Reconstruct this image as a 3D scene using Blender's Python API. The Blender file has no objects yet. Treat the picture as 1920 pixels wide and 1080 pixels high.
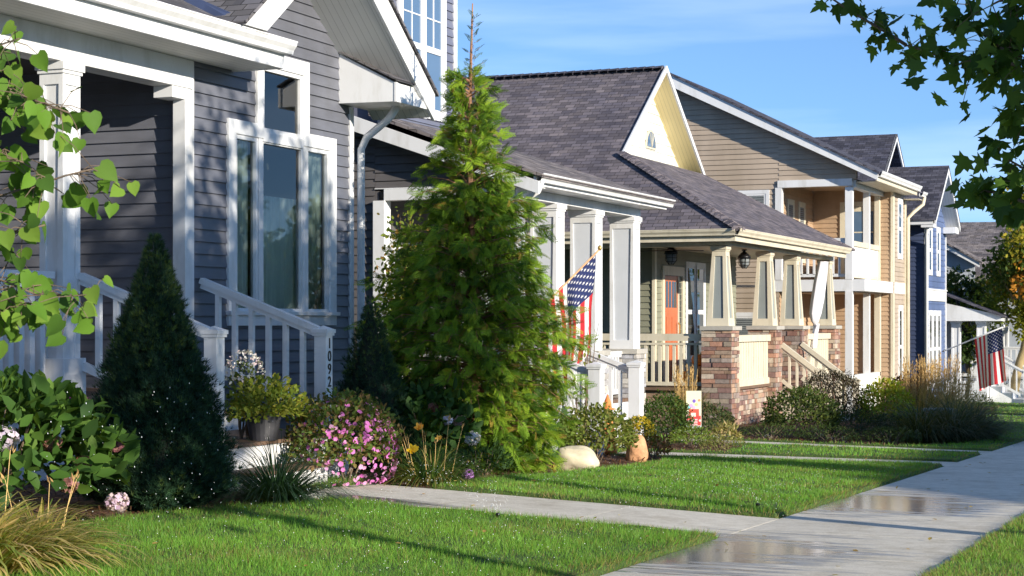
import bpy, math, random
import numpy as np
from mathutils import Vector, Matrix
R = math.radians
rnd = random.Random(7)
sc = bpy.context.scene
# ------------------------------------------------------------------ camera, sky, sun, exposure
cam_d = bpy.data.cameras.new('camera'); cam = bpy.data.objects.new('camera', cam_d)
sc.collection.objects.link(cam); sc.camera = cam
cam.location = (0, 0, 0); cam.rotation_euler = (R(90), 0, R(22.826))
cam_d.lens = 36*3350/1920; cam_d.sensor_width = 36
cam_d.shift_y = (605-540)/1920
cam_d.clip_end = 1500; cam_d.clip_start = .05
cam_d.dof.use_dof = True; cam_d.dof.focus_distance = 14.0; cam_d.dof.aperture_fstop = 16
SUN = Vector((1, -.45, .30)).normalized()
SUN_EL = math.asin(SUN.z); SUN_AZ = math.atan2(SUN.x, SUN.y)
w = bpy.data.worlds.new('World'); sc.world = w; w.use_nodes = True
nt = w.node_tree; bg = nt.nodes['Background']
sky = nt.nodes.new('ShaderNodeTexSky'); sky.sky_type = 'NISHITA'; sky.sun_disc = False
sky.sun_elevation = SUN_EL; sky.sun_rotation = SUN_AZ
sky.air_density = 1.0; sky.dust_density = 0.0; sky.ozone_density = 4.0; sky.altitude = 1200
_tc = nt.nodes.new('ShaderNodeTexCoord'); _ad = nt.nodes.new('ShaderNodeVectorMath'); _ad.operation = 'ADD'; _ad.inputs[1].default_value = (0, 0, .10)
_cl = nt.nodes.new('ShaderNodeVectorMath'); _cl.operation = 'MAXIMUM'; _cl.inputs[1].default_value = (-9, -9, .02)
nt.links.new(_tc.outputs['Generated'], _cl.inputs[0]); nt.links.new(_cl.outputs[0], _ad.inputs[0]); nt.links.new(_ad.outputs[0], sky.inputs[0])
# thin high streaks of cirrus
_mp = nt.nodes.new('ShaderNodeMapping'); _mp.inputs['Scale'].default_value = (1.5, 1.5, 14); nt.links.new(_tc.outputs['Generated'], _mp.inputs[0])
_no = nt.nodes.new('ShaderNodeTexNoise'); _no.inputs['Scale'].default_value = 2.2; _no.inputs['Detail'].default_value = 6; nt.links.new(_mp.outputs[0], _no.inputs[0])
_rp = nt.nodes.new('ShaderNodeValToRGB'); _rp.color_ramp.elements[0].position = .48; _rp.color_ramp.elements[1].position = .85; nt.links.new(_no.outputs[0], _rp.inputs[0])
_sc = nt.nodes.new('ShaderNodeMath'); _sc.operation = 'MULTIPLY'; _sc.inputs[1].default_value = .35; nt.links.new(_rp.outputs[0], _sc.inputs[0])
_mx = nt.nodes.new('ShaderNodeMix'); _mx.data_type = 'RGBA'; nt.links.new(_sc.outputs[0], _mx.inputs[0]); nt.links.new(sky.outputs[0], _mx.inputs[6]); _mx.inputs[7].default_value = (5.5, 6.4, 7.4, 1)
nt.links.new(_mx.outputs[2], bg.inputs[0]); bg.inputs[1].default_value = .135
sd = bpy.data.lights.new('sun', 'SUN'); sun = bpy.data.objects.new('sun', sd); sc.collection.objects.link(sun)
sd.energy = 4.4; sd.angle = R(.6); sd.color = (1, .91, .76)
sun.rotation_euler = SUN.to_track_quat('Z', 'Y').to_euler()
vs = sc.view_settings
vs.view_transform = 'Standard'; vs.look = 'None'; vs.gamma = 1; vs.exposure = .75
try: vs.use_curve_mapping = False
except Exception: pass

# ------------------------------------------------------------------ materials
def newmat(name):
    m = bpy.data.materials.new(name); m.use_nodes = True
    n = m.node_tree.nodes; return m, n, m.node_tree.links, n['Principled BSDF']
def noise(n, l, scale, detail=4, coord='Object', rough=.6, stretch=None):
    tc = n.new('ShaderNodeTexCoord'); t = n.new('ShaderNodeTexNoise')
    t.inputs['Scale'].default_value = scale; t.inputs['Detail'].default_value = detail; t.inputs['Roughness'].default_value = rough
    if stretch:
        mp = n.new('ShaderNodeMapping'); mp.inputs['Scale'].default_value = stretch
        l.new(tc.outputs[coord], mp.inputs[0]); l.new(mp.outputs[0], t.inputs[0])
    else: l.new(tc.outputs[coord], t.inputs[0])
    return t
def ramp(n, l, src, stops):
    r = n.new('ShaderNodeValToRGB'); l.new(src, r.inputs[0]); e = r.color_ramp.elements
    while len(e) < len(stops): e.new(.5)
    for k, (p, c) in enumerate(stops): e[k].position = p; e[k].color = (*c, 1)
    return r
def mixc(n, l, fac, a, b, mode='MIX'):
    x = n.new('ShaderNodeMix'); x.data_type = 'RGBA'; x.blend_type = mode
    if isinstance(fac, (int, float)): x.inputs[0].default_value = fac
    else: l.new(fac, x.inputs[0])
    for s, v in ((x.inputs[6], a), (x.inputs[7], b)):
        if isinstance(v, tuple): s.default_value = (*v, 1)
        else: l.new(v, s)
    return x.outputs[2]
def bump(n, l, h, p, dist=.01, strength=.5):
    b = n.new('ShaderNodeBump'); b.inputs['Distance'].default_value = dist; b.inputs['Strength'].default_value = strength
    l.new(h, b.inputs['Height']); l.new(b.outputs[0], p.inputs['Normal'])
def M(name, col, rough=.55, var=.12, ns=3, bs=0, bd=.003, stretch=None, metal=0, spec=.5):
    m, n, l, p = newmat(name)
    t = noise(n, l, ns, 5, stretch=stretch)
    lo = tuple(c*(1-var) for c in col); hi = tuple(min(1, c*(1+var)) for c in col)
    r = ramp(n, l, t.outputs[0], [(.3, lo), (.7, hi)]); c = r.outputs[0]
    if 'siding' in name:      # every board has its own slight tint, dirt gathers towards the ground
        at = n.new('ShaderNodeAttribute'); at.attribute_name = 'Col'; c = mixc(n, l, 1.0, c, at.outputs[0], 'MULTIPLY')
        d2 = noise(n, l, 1.6, 6, stretch=(1, 1, .25)); r2 = ramp(n, l, d2.outputs[0], [(.35, (.86, .85, .82)), (.6, (1.03,)*3)]); c = mixc(n, l, 1.0, c, r2.outputs[0], 'MULTIPLY')
    if 'white_trim' in name or 'cream_trim' in name:
        d2 = noise(n, l, 5, 7, stretch=(1, 1, .3)); r2 = ramp(n, l, d2.outputs[0], [(.30, (.84, .83, .80)), (.5, (1.0,)*3)]); c = mixc(n, l, 1.0, c, r2.outputs[0], 'MULTIPLY')
    l.new(c, p.inputs['Base Color'])
    p.inputs['Roughness'].default_value = rough; p.inputs['Metallic'].default_value = metal
    p.inputs['Specular IOR Level'].default_value = spec
    if bs: b = noise(n, l, bs, 3, stretch=stretch); bump(n, l, b.outputs[0], p, bd)
    return m
def attrmat(name, rough=.6, trans=0, spec=.3, bs=0, bd=.004, var=0, mul=None):
    m, n, l, p = newmat(name)
    a = n.new('ShaderNodeAttribute'); a.attribute_name = 'Col'; c = a.outputs[0]
    if var:
        t = noise(n, l, var, 4); r = ramp(n, l, t.outputs[0], [(.3, (.72,)*3), (.75, (1.2,)*3)])
        c = mixc(n, l, 1.0, c, r.outputs[0], 'MULTIPLY')
    l.new(c, p.inputs['Base Color']); p.inputs['Roughness'].default_value = rough
    p.inputs['Specular IOR Level'].default_value = spec
    if bs: b = noise(n, l, bs, 4); bump(n, l, b.outputs[0], p, bd)
    if trans:
        tr = n.new('ShaderNodeBsdfTranslucent'); mx = n.new('ShaderNodeMixShader'); mx.inputs[0].default_value = trans
        g = n.new('ShaderNodeGamma'); g.inputs[1].default_value = .85; l.new(c, g.inputs[0])
        tint = mixc(n, l, 1.0, g.outputs[0], (1.15, 1.1, .35), 'MULTIPLY')
        l.new(tint, tr.inputs[0]); l.new(p.outputs[0], mx.inputs[1]); l.new(tr.outputs[0], mx.inputs[2])
        l.new(mx.outputs[0], n['Material Output'].inputs[0])
    return m
def shingle(name, base, var=.35):
    m, n, l, p = newmat(name)
    uv = n.new('ShaderNodeUVMap'); uv.uv_map = 'UVMap'
    b = n.new('ShaderNodeTexBrick'); l.new(uv.outputs[0], b.inputs[0])
    b.offset = .37; b.squash = 1
    b.inputs['Scale'].default_value = 1; b.inputs['Brick Width'].default_value = .21; b.inputs['Row Height'].default_value = .115
    b.inputs['Mortar Size'].default_value = .006; b.inputs['Mortar Smooth'].default_value = .2; b.inputs['Bias'].default_value = -.15
    b.inputs['Color1'].default_value = (*[c*(1-var) for c in base], 1)
    b.inputs['Color2'].default_value = (*[c*(1+var*1.3) for c in base], 1)
    b.inputs['Mortar'].default_value = (*[c*.25 for c in base], 1)
    b2 = n.new('ShaderNodeTexBrick'); l.new(uv.outputs[0], b2.inputs[0]); b2.offset = .61
    b2.inputs['Scale'].default_value = 1; b2.inputs['Brick Width'].default_value = .33; b2.inputs['Row Height'].default_value = .115
    b2.inputs['Mortar Size'].default_value = 0; b2.inputs['Color1'].default_value = (.72, .72, .8, 1); b2.inputs['Color2'].default_value = (1.25, 1.18, 1.12, 1)
    c = mixc(n, l, .85, b.outputs[0], b2.outputs[0], 'MULTIPLY')
    t = noise(n, l, 1.1, 5); r = ramp(n, l, t.outputs[0], [(.3, (.8, .8, .83)), (.7, (1.15, 1.12, 1.08))])
    c = mixc(n, l, 1.0, c, r.outputs[0], 'MULTIPLY')
    g = noise(n, l, 220, 2); r2 = ramp(n, l, g.outputs[0], [(.3, (.75,)*3), (.7, (1.2,)*3)])
    c = mixc(n, l, .7, c, r2.outputs[0], 'MULTIPLY')
    l.new(c, p.inputs['Base Color']); p.inputs['Roughness'].default_value = .9; p.inputs['Specular IOR Level'].default_value = .25
    inv = n.new('ShaderNodeMath'); inv.operation = 'SUBTRACT'; inv.inputs[0].default_value = 1; l.new(b.outputs['Fac'], inv.inputs[1])
    bump(n, l, inv.outputs[0], p, .02, .8)
    return m
def soffitmat(name, col):
    m, n, l, p = newmat(name)
    uv = n.new('ShaderNodeUVMap'); uv.uv_map = 'UVMap'; sx = n.new('ShaderNodeSeparateXYZ'); l.new(uv.outputs[0], sx.inputs[0])
    mu = n.new('ShaderNodeMath'); mu.operation = 'MULTIPLY'; mu.inputs[1].default_value = 12; l.new(sx.outputs[0], mu.inputs[0])
    fr = n.new('ShaderNodeMath'); fr.operation = 'FRACT'; l.new(mu.outputs[0], fr.inputs[0])
    r = ramp(n, l, fr.outputs[0], [(0, tuple(c*.45 for c in col)), (.1, col), (.9, col)])
    l.new(r.outputs[0], p.inputs['Base Color']); p.inputs['Roughness'].default_value = .55
    return m
MT = {}
MT['white'] = M('white_trim_paint', (.74, .75, .77), .42, .035, 2.5)
MT['cream'] = M('cream_trim_paint', (.66, .60, .47), .5, .05, 2.5)
MT['yellow'] = soffitmat('bounce_tinted_soffit', (.84, .70, .36))  # cream boards, warm yellow reflection put into the colour
MT['soffit'] = soffitmat('white_soffit_panel', (.70, .70, .68))
MT['siding_dark'] = M('charcoal_siding', (.140, .147, .180), .45, .10, 2, 90, .0006, (1, 1, 6))
MT['siding_char2'] = M('dark_grey_siding', (.115, .108, .112), .5, .10, 2, 90, .0006, (1, 1, 6))
MT['siding_slate'] = M('slate_blue_siding', (.145, .155, .215), .45, .10, 2, 90, .0006, (1, 1, 6))
MT['siding_olive'] = M('olive_grey_siding', (.25, .255, .19), .5, .08, 2)
MT['siding_tan'] = M('tan_siding', (.43, .35, .275), .5, .07, 1.2)
MT['siding_tan2'] = M('warm_tan_siding', (.47, .33, .22), .5, .07, 1.2)
MT['siding_cream'] = M('cream_siding', (.84, .84, .80), .5, .04, 1.2)
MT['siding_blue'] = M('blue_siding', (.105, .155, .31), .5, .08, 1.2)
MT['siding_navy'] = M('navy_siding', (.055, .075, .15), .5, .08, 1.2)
MT['siding_pale'] = M('pale_grey_siding', (.42, .46, .52), .5, .08, 1.2)
MT['shingle_a'] = shingle('charcoal_shingle', (.14, .14, .15))
MT['shingle_b'] = shingle('plum_grey_shingle', (.158, .146, .164), .26)
MT['shingle_c'] = shingle('slate_shingle', (.085, .088, .115))
MT['shingle_d'] = shingle('weathered_shingle', (.20, .185, .185))
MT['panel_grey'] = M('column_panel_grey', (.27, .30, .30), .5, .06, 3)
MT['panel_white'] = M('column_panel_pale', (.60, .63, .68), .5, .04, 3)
MT['door_red'] = M('orange_red_door_paint', (.50, .15, .065), .4, .08, 3)
MT['black'] = M('black_metal', (.02, .02, .022), .4, .1, 5, metal=.6)
MT['bronze'] = M('dark_bronze', (.06, .045, .035), .4, .1, 5, metal=.5)
MT['brass'] = M('gold_finial', (.65, .42, .12), .35, .1, 5, metal=.7)
MT['deck'] = M('brown_deck_board', (.17, .105, .07), .6, .25, 4, 40, .002, (1, 8, 1))
MT['cap'] = M('limestone_cap', (.42, .40, .36), .8, .12, 6, 40, .003)
MT['concrete_base'] = M('foundation_concrete', (.36, .35, .33), .85, .12, 5, 50, .003)
MT['bark'] = M('grey_brown_bark', (.16, .115, .08), .9, .3, 12, 40, .01, (1, 1, .25))
MT['bark_red'] = M('cedar_bark', (.30, .16, .09), .85, .3, 14, 40, .008, (1, 1, .2))
MT['bark_pale'] = M('pale_tree_bark', (.34, .26, .13), .85, .2, 10, 40, .008, (1, 1, .25))
MT['dark_in'] = M('dark_interior', (.02, .022, .024), .9, .2, 2)
MT['room'] = M('dim_room_wall', (.34, .38, .35), .8, .1, 1)
MT['blind'] = M('window_blind', (.20, .22, .23), .6, .1, 2)
MT['curtain'] = M('pale_green_curtain', (.80, .95, .88), .8, .12, 2.5, 0, 0, (1, 9, .4))
MT['cloth_white'] = M('white_cloth', (.82, .80, .84), .8, .05, 3)
MT['pot'] = M('dark_plastic_pot', (.045, .045, .052), .45, .2, 5)
MT['terracotta'] = M('terracotta', (.50, .20, .08), .7, .15, 6)
MT['orange'] = M('orange_cloth', (.75, .24, .06), .7, .15, 5)
MT['pumpkin'] = M('pumpkin_skin', (.72, .22, .03), .5, .12, 6)
MT['straw'] = M('straw', (.62, .42, .16), .8, .25, 20)
MT['boulder'] = M('cream_boulder', (.66, .58, .42), .85, .18, 7, 22, .01)
MT['sandstone'] = M('orange_sandstone', (.62, .33, .17), .85, .3, 9, 22, .02)
MT['mulch'] = M('shredded_bark_mulch', (.115, .058, .036), .95, .55, 30, 60, .03)
MT['foliage'] = attrmat('leaf', .6, .34, .18)
MT['needle'] = attrmat('needle', .6, .12, .25)
MT['cedar'] = attrmat('cedar_spray', .6, .28, .2)
MT['blade'] = attrmat('grass_blade', .5, .38, .4)
MT['petal'] = attrmat('petal', .6, .3, .2)
MT['stone'] = attrmat('ledge_stone', .85, 0, .25, 30, .008, 14)
MT['cloth'] = attrmat('flag_cloth', .75, .25, .15)
MT['paint'] = attrmat('printed_cloth', .7, .15, .15)
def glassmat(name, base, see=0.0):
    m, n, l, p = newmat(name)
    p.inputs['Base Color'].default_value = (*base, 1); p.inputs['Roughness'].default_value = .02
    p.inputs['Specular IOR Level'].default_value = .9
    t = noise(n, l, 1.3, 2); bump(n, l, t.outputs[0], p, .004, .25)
    if see:
        tr = n.new('ShaderNodeBsdfTransparent'); tr.inputs[0].default_value = (.93, .98, .96, 1)
        gl = n.new('ShaderNodeBsdfGlossy'); gl.inputs['Roughness'].default_value = .015
        fr = n.new('ShaderNodeFresnel'); fr.inputs[0].default_value = 2.1
        mx = n.new('ShaderNodeMixShader'); l.new(fr.outputs[0], mx.inputs[0]); l.new(tr.outputs[0], mx.inputs[1]); l.new(gl.outputs[0], mx.inputs[2])
        l.new(mx.outputs[0], n['Material Output'].inputs[0])
    return m
MT['glass'] = glassmat('window_glass', (.025, .032, .035))
MT['glass_see'] = glassmat('clear_window_glass', (.02, .03, .03), .5)
MT['glass_blue'] = glassmat('sky_painted_glass', (.10, .17, .28))  # blue of the reflected sky put into the base colour

# ------------------------------------------------------------------ mesh helpers
class MB:
    def __init__(s): s.v = []; s.f = []; s.m = []; s.c = []
    def add(s, pts, faces, m=0, col=None):
        b = len(s.v); s.v += [tuple(p) for p in pts]
        for f in faces: s.f.append([b+i for i in f]); s.m.append(m); s.c.append(col or (1, 1, 1))
    def quad(s, a, b, c, d, m=0, col=None): s.add([a, b, c, d], [(0, 1, 2, 3)], m, col)
    def box(s, x0, x1, y0, y1, z0, z1, m=0, col=None):
        x0, x1 = sorted((x0, x1)); y0, y1 = sorted((y0, y1)); z0, z1 = sorted((z0, z1))
        s.add([(x, y, z) for x in (x0, x1) for y in (y0, y1) for z in (z0, z1)],
              [(0, 1, 3, 2), (4, 6, 7, 5), (0, 4, 5, 1), (2, 3, 7, 6), (0, 2, 6, 4), (1, 5, 7, 3)], m, col)
    def prism(s, poly, vec, m=0, col=None):
        n = len(poly); a = [Vector(p) for p in poly]; nn = sum(((a[i]-a[0]).cross(a[(i+1) % n]-a[0]) for i in range(n)), Vector())
        if nn.dot(Vector(vec)) > 0: a = a[::-1]
        b = [p+Vector(vec) for p in a]
        s.add(a+b, [tuple(range(n)), tuple(range(2*n-1, n-1, -1))]+[(i, n+i, n+(i+1) % n, (i+1) % n) for i in range(n)], m, col)
    def beam(s, p, q, wd, h, m=0, up=(0, 0, 1), col=None):
        p, q = Vector(p), Vector(q); d = (q-p).normalized(); r = d.cross(Vector(up)).normalized()*wd/2; u = r.cross(d).normalized()*h/2
        s.add([p-r-u, p+r-u, p+r+u, p-r+u, q-r-u, q+r-u, q+r+u, q-r+u],
              [(0, 1, 2, 3)[::1], (7, 6, 5, 4), (0, 4, 5, 1), (1, 5, 6, 2), (2, 6, 7, 3), (3, 7, 4, 0)], m, col)
    def tube(s, path, rad, n=8, m=0, col=None, cap=True):
        path = [Vector(p) for p in path]; rad = rad if isinstance(rad, (list, tuple)) else [rad]*len(path)
        pts = []; ref = None
        for i, p in enumerate(path):
            d = (path[min(i+1, len(path)-1)]-path[max(i-1, 0)]).normalized()
            if ref is None: ref = Vector((1, 0, 0)) if abs(d.x) < .8 else Vector((0, 1, 0))
            a = (ref-d*ref.dot(d)).normalized(); ref = a; b = d.cross(a)
            pts += [p+(a*math.cos(t)+b*math.sin(t))*rad[i] for t in (2*math.pi*k/n for k in range(n))]
        fs = [(i*n+k, i*n+(k+1) % n, (i+1)*n+(k+1) % n, (i+1)*n+k) for i in range(len(path)-1) for k in range(n)]
        if cap: fs += [tuple(range(n))[::-1], tuple(range((len(path)-1)*n, len(path)*n))]
        s.add(pts, fs, m, col)
    def lathe(s, c, prof, n=16, m=0, col=None):
        c = Vector(c)
        pts = [c+Vector((r*math.cos(2*math.pi*k/n), r*math.sin(2*math.pi*k/n), z)) for r, z in prof for k in range(n)]
        fs = [(i*n+k, i*n+(k+1) % n, (i+1)*n+(k+1) % n, (i+1)*n+k) for i in range(len(prof)-1) for k in range(n)]
        fs += [tuple(range(n))[::-1], tuple(range((len(prof)-1)*n, len(prof)*n))]
        s.add(pts, fs, m, col)
ORG = {}
def set_uv(me):
    n = len(me.loops)
    if not n: return
    uvl = me.uv_layers.new(name='UVMap'); uv = np.zeros((n, 2))
    co = np.zeros(len(me.vertices)*3); me.vertices.foreach_get('co', co); co = co.reshape(-1, 3)
    for p in me.polygons:
        nn = p.normal; u = Vector((0, 0, 1)).cross(nn)
        u = u.normalized() if u.length > 1e-3 else Vector((1, 0, 0)); v = nn.cross(u)
        for li in p.loop_indices:
            c = co[me.loops[li].vertex_index]; uv[li] = (u.x*c[0]+u.y*c[1]+u.z*c[2], v.x*c[0]+v.y*c[1]+v.z*c[2])
    uvl.data.foreach_set('uv', uv.ravel())
def build(name, mb, mats, parent=None, loc=None, smooth=False, bevel=0, label=None):
    if not isinstance(mats, (list, tuple)): mats = [mats]
    org = ORG[parent] if parent is not None else Vector(loc if loc is not None else (0, 0, 0))
    me = bpy.data.meshes.new(name)
    me.from_pydata([(a-org.x, b-org.y, c-org.z) for a, b, c in mb.v], [], mb.f)
    for m in mats: me.materials.append(MT[m] if isinstance(m, str) else m)
    me.polygons.foreach_set('material_index', mb.m)
    if True:
        ca = me.color_attributes.new('Col', 'FLOAT_COLOR', 'CORNER')
        d = [x for p, c in zip(me.polygons, mb.c) for _ in range(p.loop_total) for x in (*c, 1)]
        ca.data.foreach_set('color', d)
    me.update(); set_uv(me)
    if smooth: me.polygons.foreach_set('use_smooth', [True]*len(me.polygons))
    o = bpy.data.objects.new(name, me); sc.collection.objects.link(o)
    if parent is not None: o.parent = parent; ORG[o] = org
    else: o.location = org; ORG[o] = org
    if bevel:
        b = o.modifiers.new('bevel', 'BEVEL'); b.width = bevel; b.segments = 2; b.limit_method = 'ANGLE'
    if label: o['label'] = label
    return o
def tag(o, label, cat, group=None):
    o['label'] = label; o['category'] = cat
    if group: o['group'] = group
    return o
def thing(name, label, cat, loc, group=None):
    o = bpy.data.objects.new(name, None); sc.collection.objects.link(o); o.location = loc; o.empty_display_size = .2
    ORG[o] = Vector(loc); return tag(o, label, cat, group)
def struct(name, mb, mats, kind='structure', **k):
    o = build(name, mb, mats, **k); o['kind'] = kind; return o

# plane = (axis, coordinate, outward sign); s runs along the wall, o is the distance out of it
def pp(pl, s, z, o):
    return (pl[1]+pl[2]*o, s, z) if pl[0] == 'X' else (s, pl[1]+pl[2]*o, z)
def pbox(mb, pl, s0, s1, z0, z1, o0, o1, m=0, col=None):
    a = pp(pl, s0, z0, o0); b = pp(pl, s1, z1, o1); mb.box(a[0], b[0], a[1], b[1], a[2], b[2], m, col)
def clip(poly, z):
    xs = []
    for i in range(len(poly)):
        (s0, z0), (s1, z1) = poly[i], poly[(i+1) % len(poly)]
        if (z0 <= z < z1) or (z1 <= z < z0): xs.append(s0+(s1-s0)*(z-z0)/(z1-z0))
    return (min(xs), max(xs)) if len(xs) >= 2 else None
def siding(mb, pl, poly, holes=(), e=.118, d=.021, m=0):
    zmin = min(p[1] for p in poly); zmax = max(p[1] for p in poly)
    bz = sorted({round(v, 4) for h in holes for v in (h[2], h[3])}|{round(p[1], 4) for p in poly})
    k = 0
    while zmin+k*e < zmax-1e-4:
        r0, r1 = zmin+k*e, min(zmin+(k+1)*e, zmax); k += 1
        cuts = [r0]+[b for b in bz if r0+.002 < b < r1-.002]+[r1]
        jog = rnd.uniform(0, .0015)
        for a, b in zip(cuts, cuts[1:]):
            ia, ib = clip(poly, a+1e-4), clip(poly, b-1e-4)
            if not ia or not ib: continue
            mid = (a+b)/2; hs = sorted([(h[0], h[1]) for h in holes if h[2] < mid < h[3]])
            oa = d*(1-(a-r0)/e)+jog; ob = d*(1-(b-r0)/e)+jog
            segs = []; l0, l1, rr0, rr1 = ia[0], ib[0], ia[1], ib[1]; ca, cb = l0, l1
            for h in hs:
                segs.append((ca, cb, h[0], h[0])); ca = cb = h[1]
            segs.append((ca, cb, rr0, rr1))
            for (p0, p1, q0, q1) in segs:
                if q0 <= p0 and q1 <= p1: continue
                A, B, C, D = pp(pl, p0, a, oa), pp(pl, q0, a, oa), pp(pl, q1, b, ob), pp(pl, p1, b, ob)
                flip = (pl[0] == 'X') == (pl[2] > 0)
                s0_, s1_ = min(p0, p1), max(q0, q1); cuts_ = [0.0]; s_ = s0_-rnd.uniform(0, 3.6)
                while s_ < s1_:
                    s_ += 3.6
                    if s0_+.15 < s_ < s1_-.15: cuts_.append((s_-s0_)/(s1_-s0_))
                cuts_.append(1.0)
                for t0, t1 in zip(cuts_, cuts_[1:]):
                    g_ = .0018/max(.3, s1_-s0_) if t1 < 1 else 0; k_ = rnd.uniform(.94, 1.05); L_ = lambda U_, V_, t: tuple(U_[i]+(V_[i]-U_[i])*t for i in range(3))
                    Q_ = (L_(A, B, t0), L_(A, B, t1-g_), L_(D, C, t1-g_), L_(D, C, t0))
                    mb.quad(*(Q_ if flip else Q_[::-1]), m, (k_, k_, k_))
                if a == r0:
                    E, F = pp(pl, p0, a, 0), pp(pl, q0, a, 0)
                    mb.quad(*((E, F, B, A) if flip else (A, B, F, E)), m)
def wall(name, parent, pl, poly, mat, holes=(), e=.118, d=.021, label=None, thick=.12):
    mb = MB(); siding(mb, pl, poly, holes, e, d)
    if not holes: mb.prism([pp(pl, s, z, -.004) for s, z in poly], Vector(pp(pl, 0, 0, -thick))-Vector(pp(pl, 0, 0, 0)))
    return build(name, mb, mat, parent, label=label)
def window(parent, pl, s0, s1, z0, z1, trim=.09, kind='dh', mx=0, my=0, tm='white', glass='glass', proud=.03, blind=None, cell=.02, label=None, name='window'):
    """trimmed window standing on the siding: trim boards > sash frame, pane"""
    mb = MB(); t = trim
    proud = max(proud, .034)
    pbox(mb, pl, s0-t, s0, z0-t, z1+t, .004, proud); pbox(mb, pl, s1, s1+t, z0-t, z1+t, .004, proud)
    pbox(mb, pl, s0, s1, z1, z1+t, .004, proud); pbox(mb, pl, s0, s1, z0-t, z0, .004, proud+.006)
    wdw = build(name, mb, tm, parent, label=label)
    f = MB(); q = min(.045, (s1-s0)*.14)
    pr = proud-.008
    def sash(a, b, c, d, n, k):
        pbox(f, pl, a, a+q, c, d, .006, pr); pbox(f, pl, b-q, b, c, d, .006, pr)
        pbox(f, pl, a+q, b-q, c, c+q, .006, pr); pbox(f, pl, a+q, b-q, d-q, d, .006, pr)
        for i in range(1, n): s = a+(b-a)*i/n; pbox(f, pl, s-cell/2, s+cell/2, c+q, d-q, .008, pr-.004)
        for i in range(1, k): z = c+(d-c)*i/k; pbox(f, pl, a+q, b-q, z-cell/2, z+cell/2, .008, pr-.006)
    if kind == 'dh':
        zm = (z0+z1)/2; sash(s0, s1, z0, zm, 0, 0); sash(s0, s1, zm, z1, mx, my)
    else: sash(s0, s1, z0, z1, mx, my)
    build('frame', f, tm, wdw)
    g = MB(); pbox(g, pl, s0+q*.5, s1-q*.5, z0+q*.5, z1-q*.5, .001, .0232)
    build('pane', g, glass, wdw)
    if blind:
        b = MB(); k = int((z1-z0-2*q)/.05)
        for i in range(k): z = z0+q+(z1-z0-2*q)*i/k; pbox(b, pl, s0+q, s1-q, z+.008, z+.045, .0234, .0252)
        build('blind', b, blind, wdw)
    return wdw
def roof(name, parent, polys, mat, th=.05, label=None):
    mb = MB()
    for po in polys:
        a = [Vector(p) for p in po]; n = len(a)
        nn = sum(((a[i]-a[0]).cross(a[(i+1) % n]-a[0]) for i in range(n)), Vector()).normalized()
        if nn.z < 0: a = a[::-1]; nn = -nn
        b = [p-Vector((0, 0, th)) for p in a]
        mb.add(a+b, [tuple(range(n)), tuple(range(2*n-1, n-1, -1))]+[(i, n+i, n+(i+1) % n, (i+1) % n) for i in range(n)])
    return build(name, mb, mat, parent, label=label)
def ridgecaps(mb, p, q, step=.14, wd=.15, th=.012):
    p, q = Vector(p), Vector(q); L = (q-p).length; d = (q-p)/L; r = d.cross(Vector((0, 0, 1))).normalized()*wd; k = int(L/step)
    for i in range(k):
        a = p+d*(i*step); b = p+d*(i*step+step*1.15); ha, hb = Vector((0, 0, th*2.2)), Vector((0, 0, th*1.0)); dn = Vector((0, 0, -wd*.42))
        mb.add([a-r+dn+ha, a+ha, a+r+dn+ha, b-r+dn+hb, b+hb, b+r+dn+hb, a-r+dn-ha, a-ha, a+r+dn-ha],
               [(0, 1, 4, 3), (1, 2, 5, 4), (0, 6, 7, 1), (1, 7, 8, 2)])
def gutter(parent, p, q, out, mat='white', s=.12, label=None):
    """K-style gutter along p-q, 'out' is the direction away from the fascia"""
    p, q, o = Vector(p), Vector(q), Vector(out).normalized(); mb = MB()
    prof = [(0, 0), (.62*s, 0), (.70*s, .30*s), (.95*s, .62*s), (1.0*s, .86*s), (1.06*s, .88*s), (1.06*s, s), (.94*s, s), (.90*s, .70*s), (.60*s, .12*s), (.06*s, .12*s), (.06*s, s), (0, s)]
    P = [p+o*a+Vector((0, 0, b)) for a, b in prof]; mb.prism(P, q-p); return build('gutter', mb, mat, parent, label=label)
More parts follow.
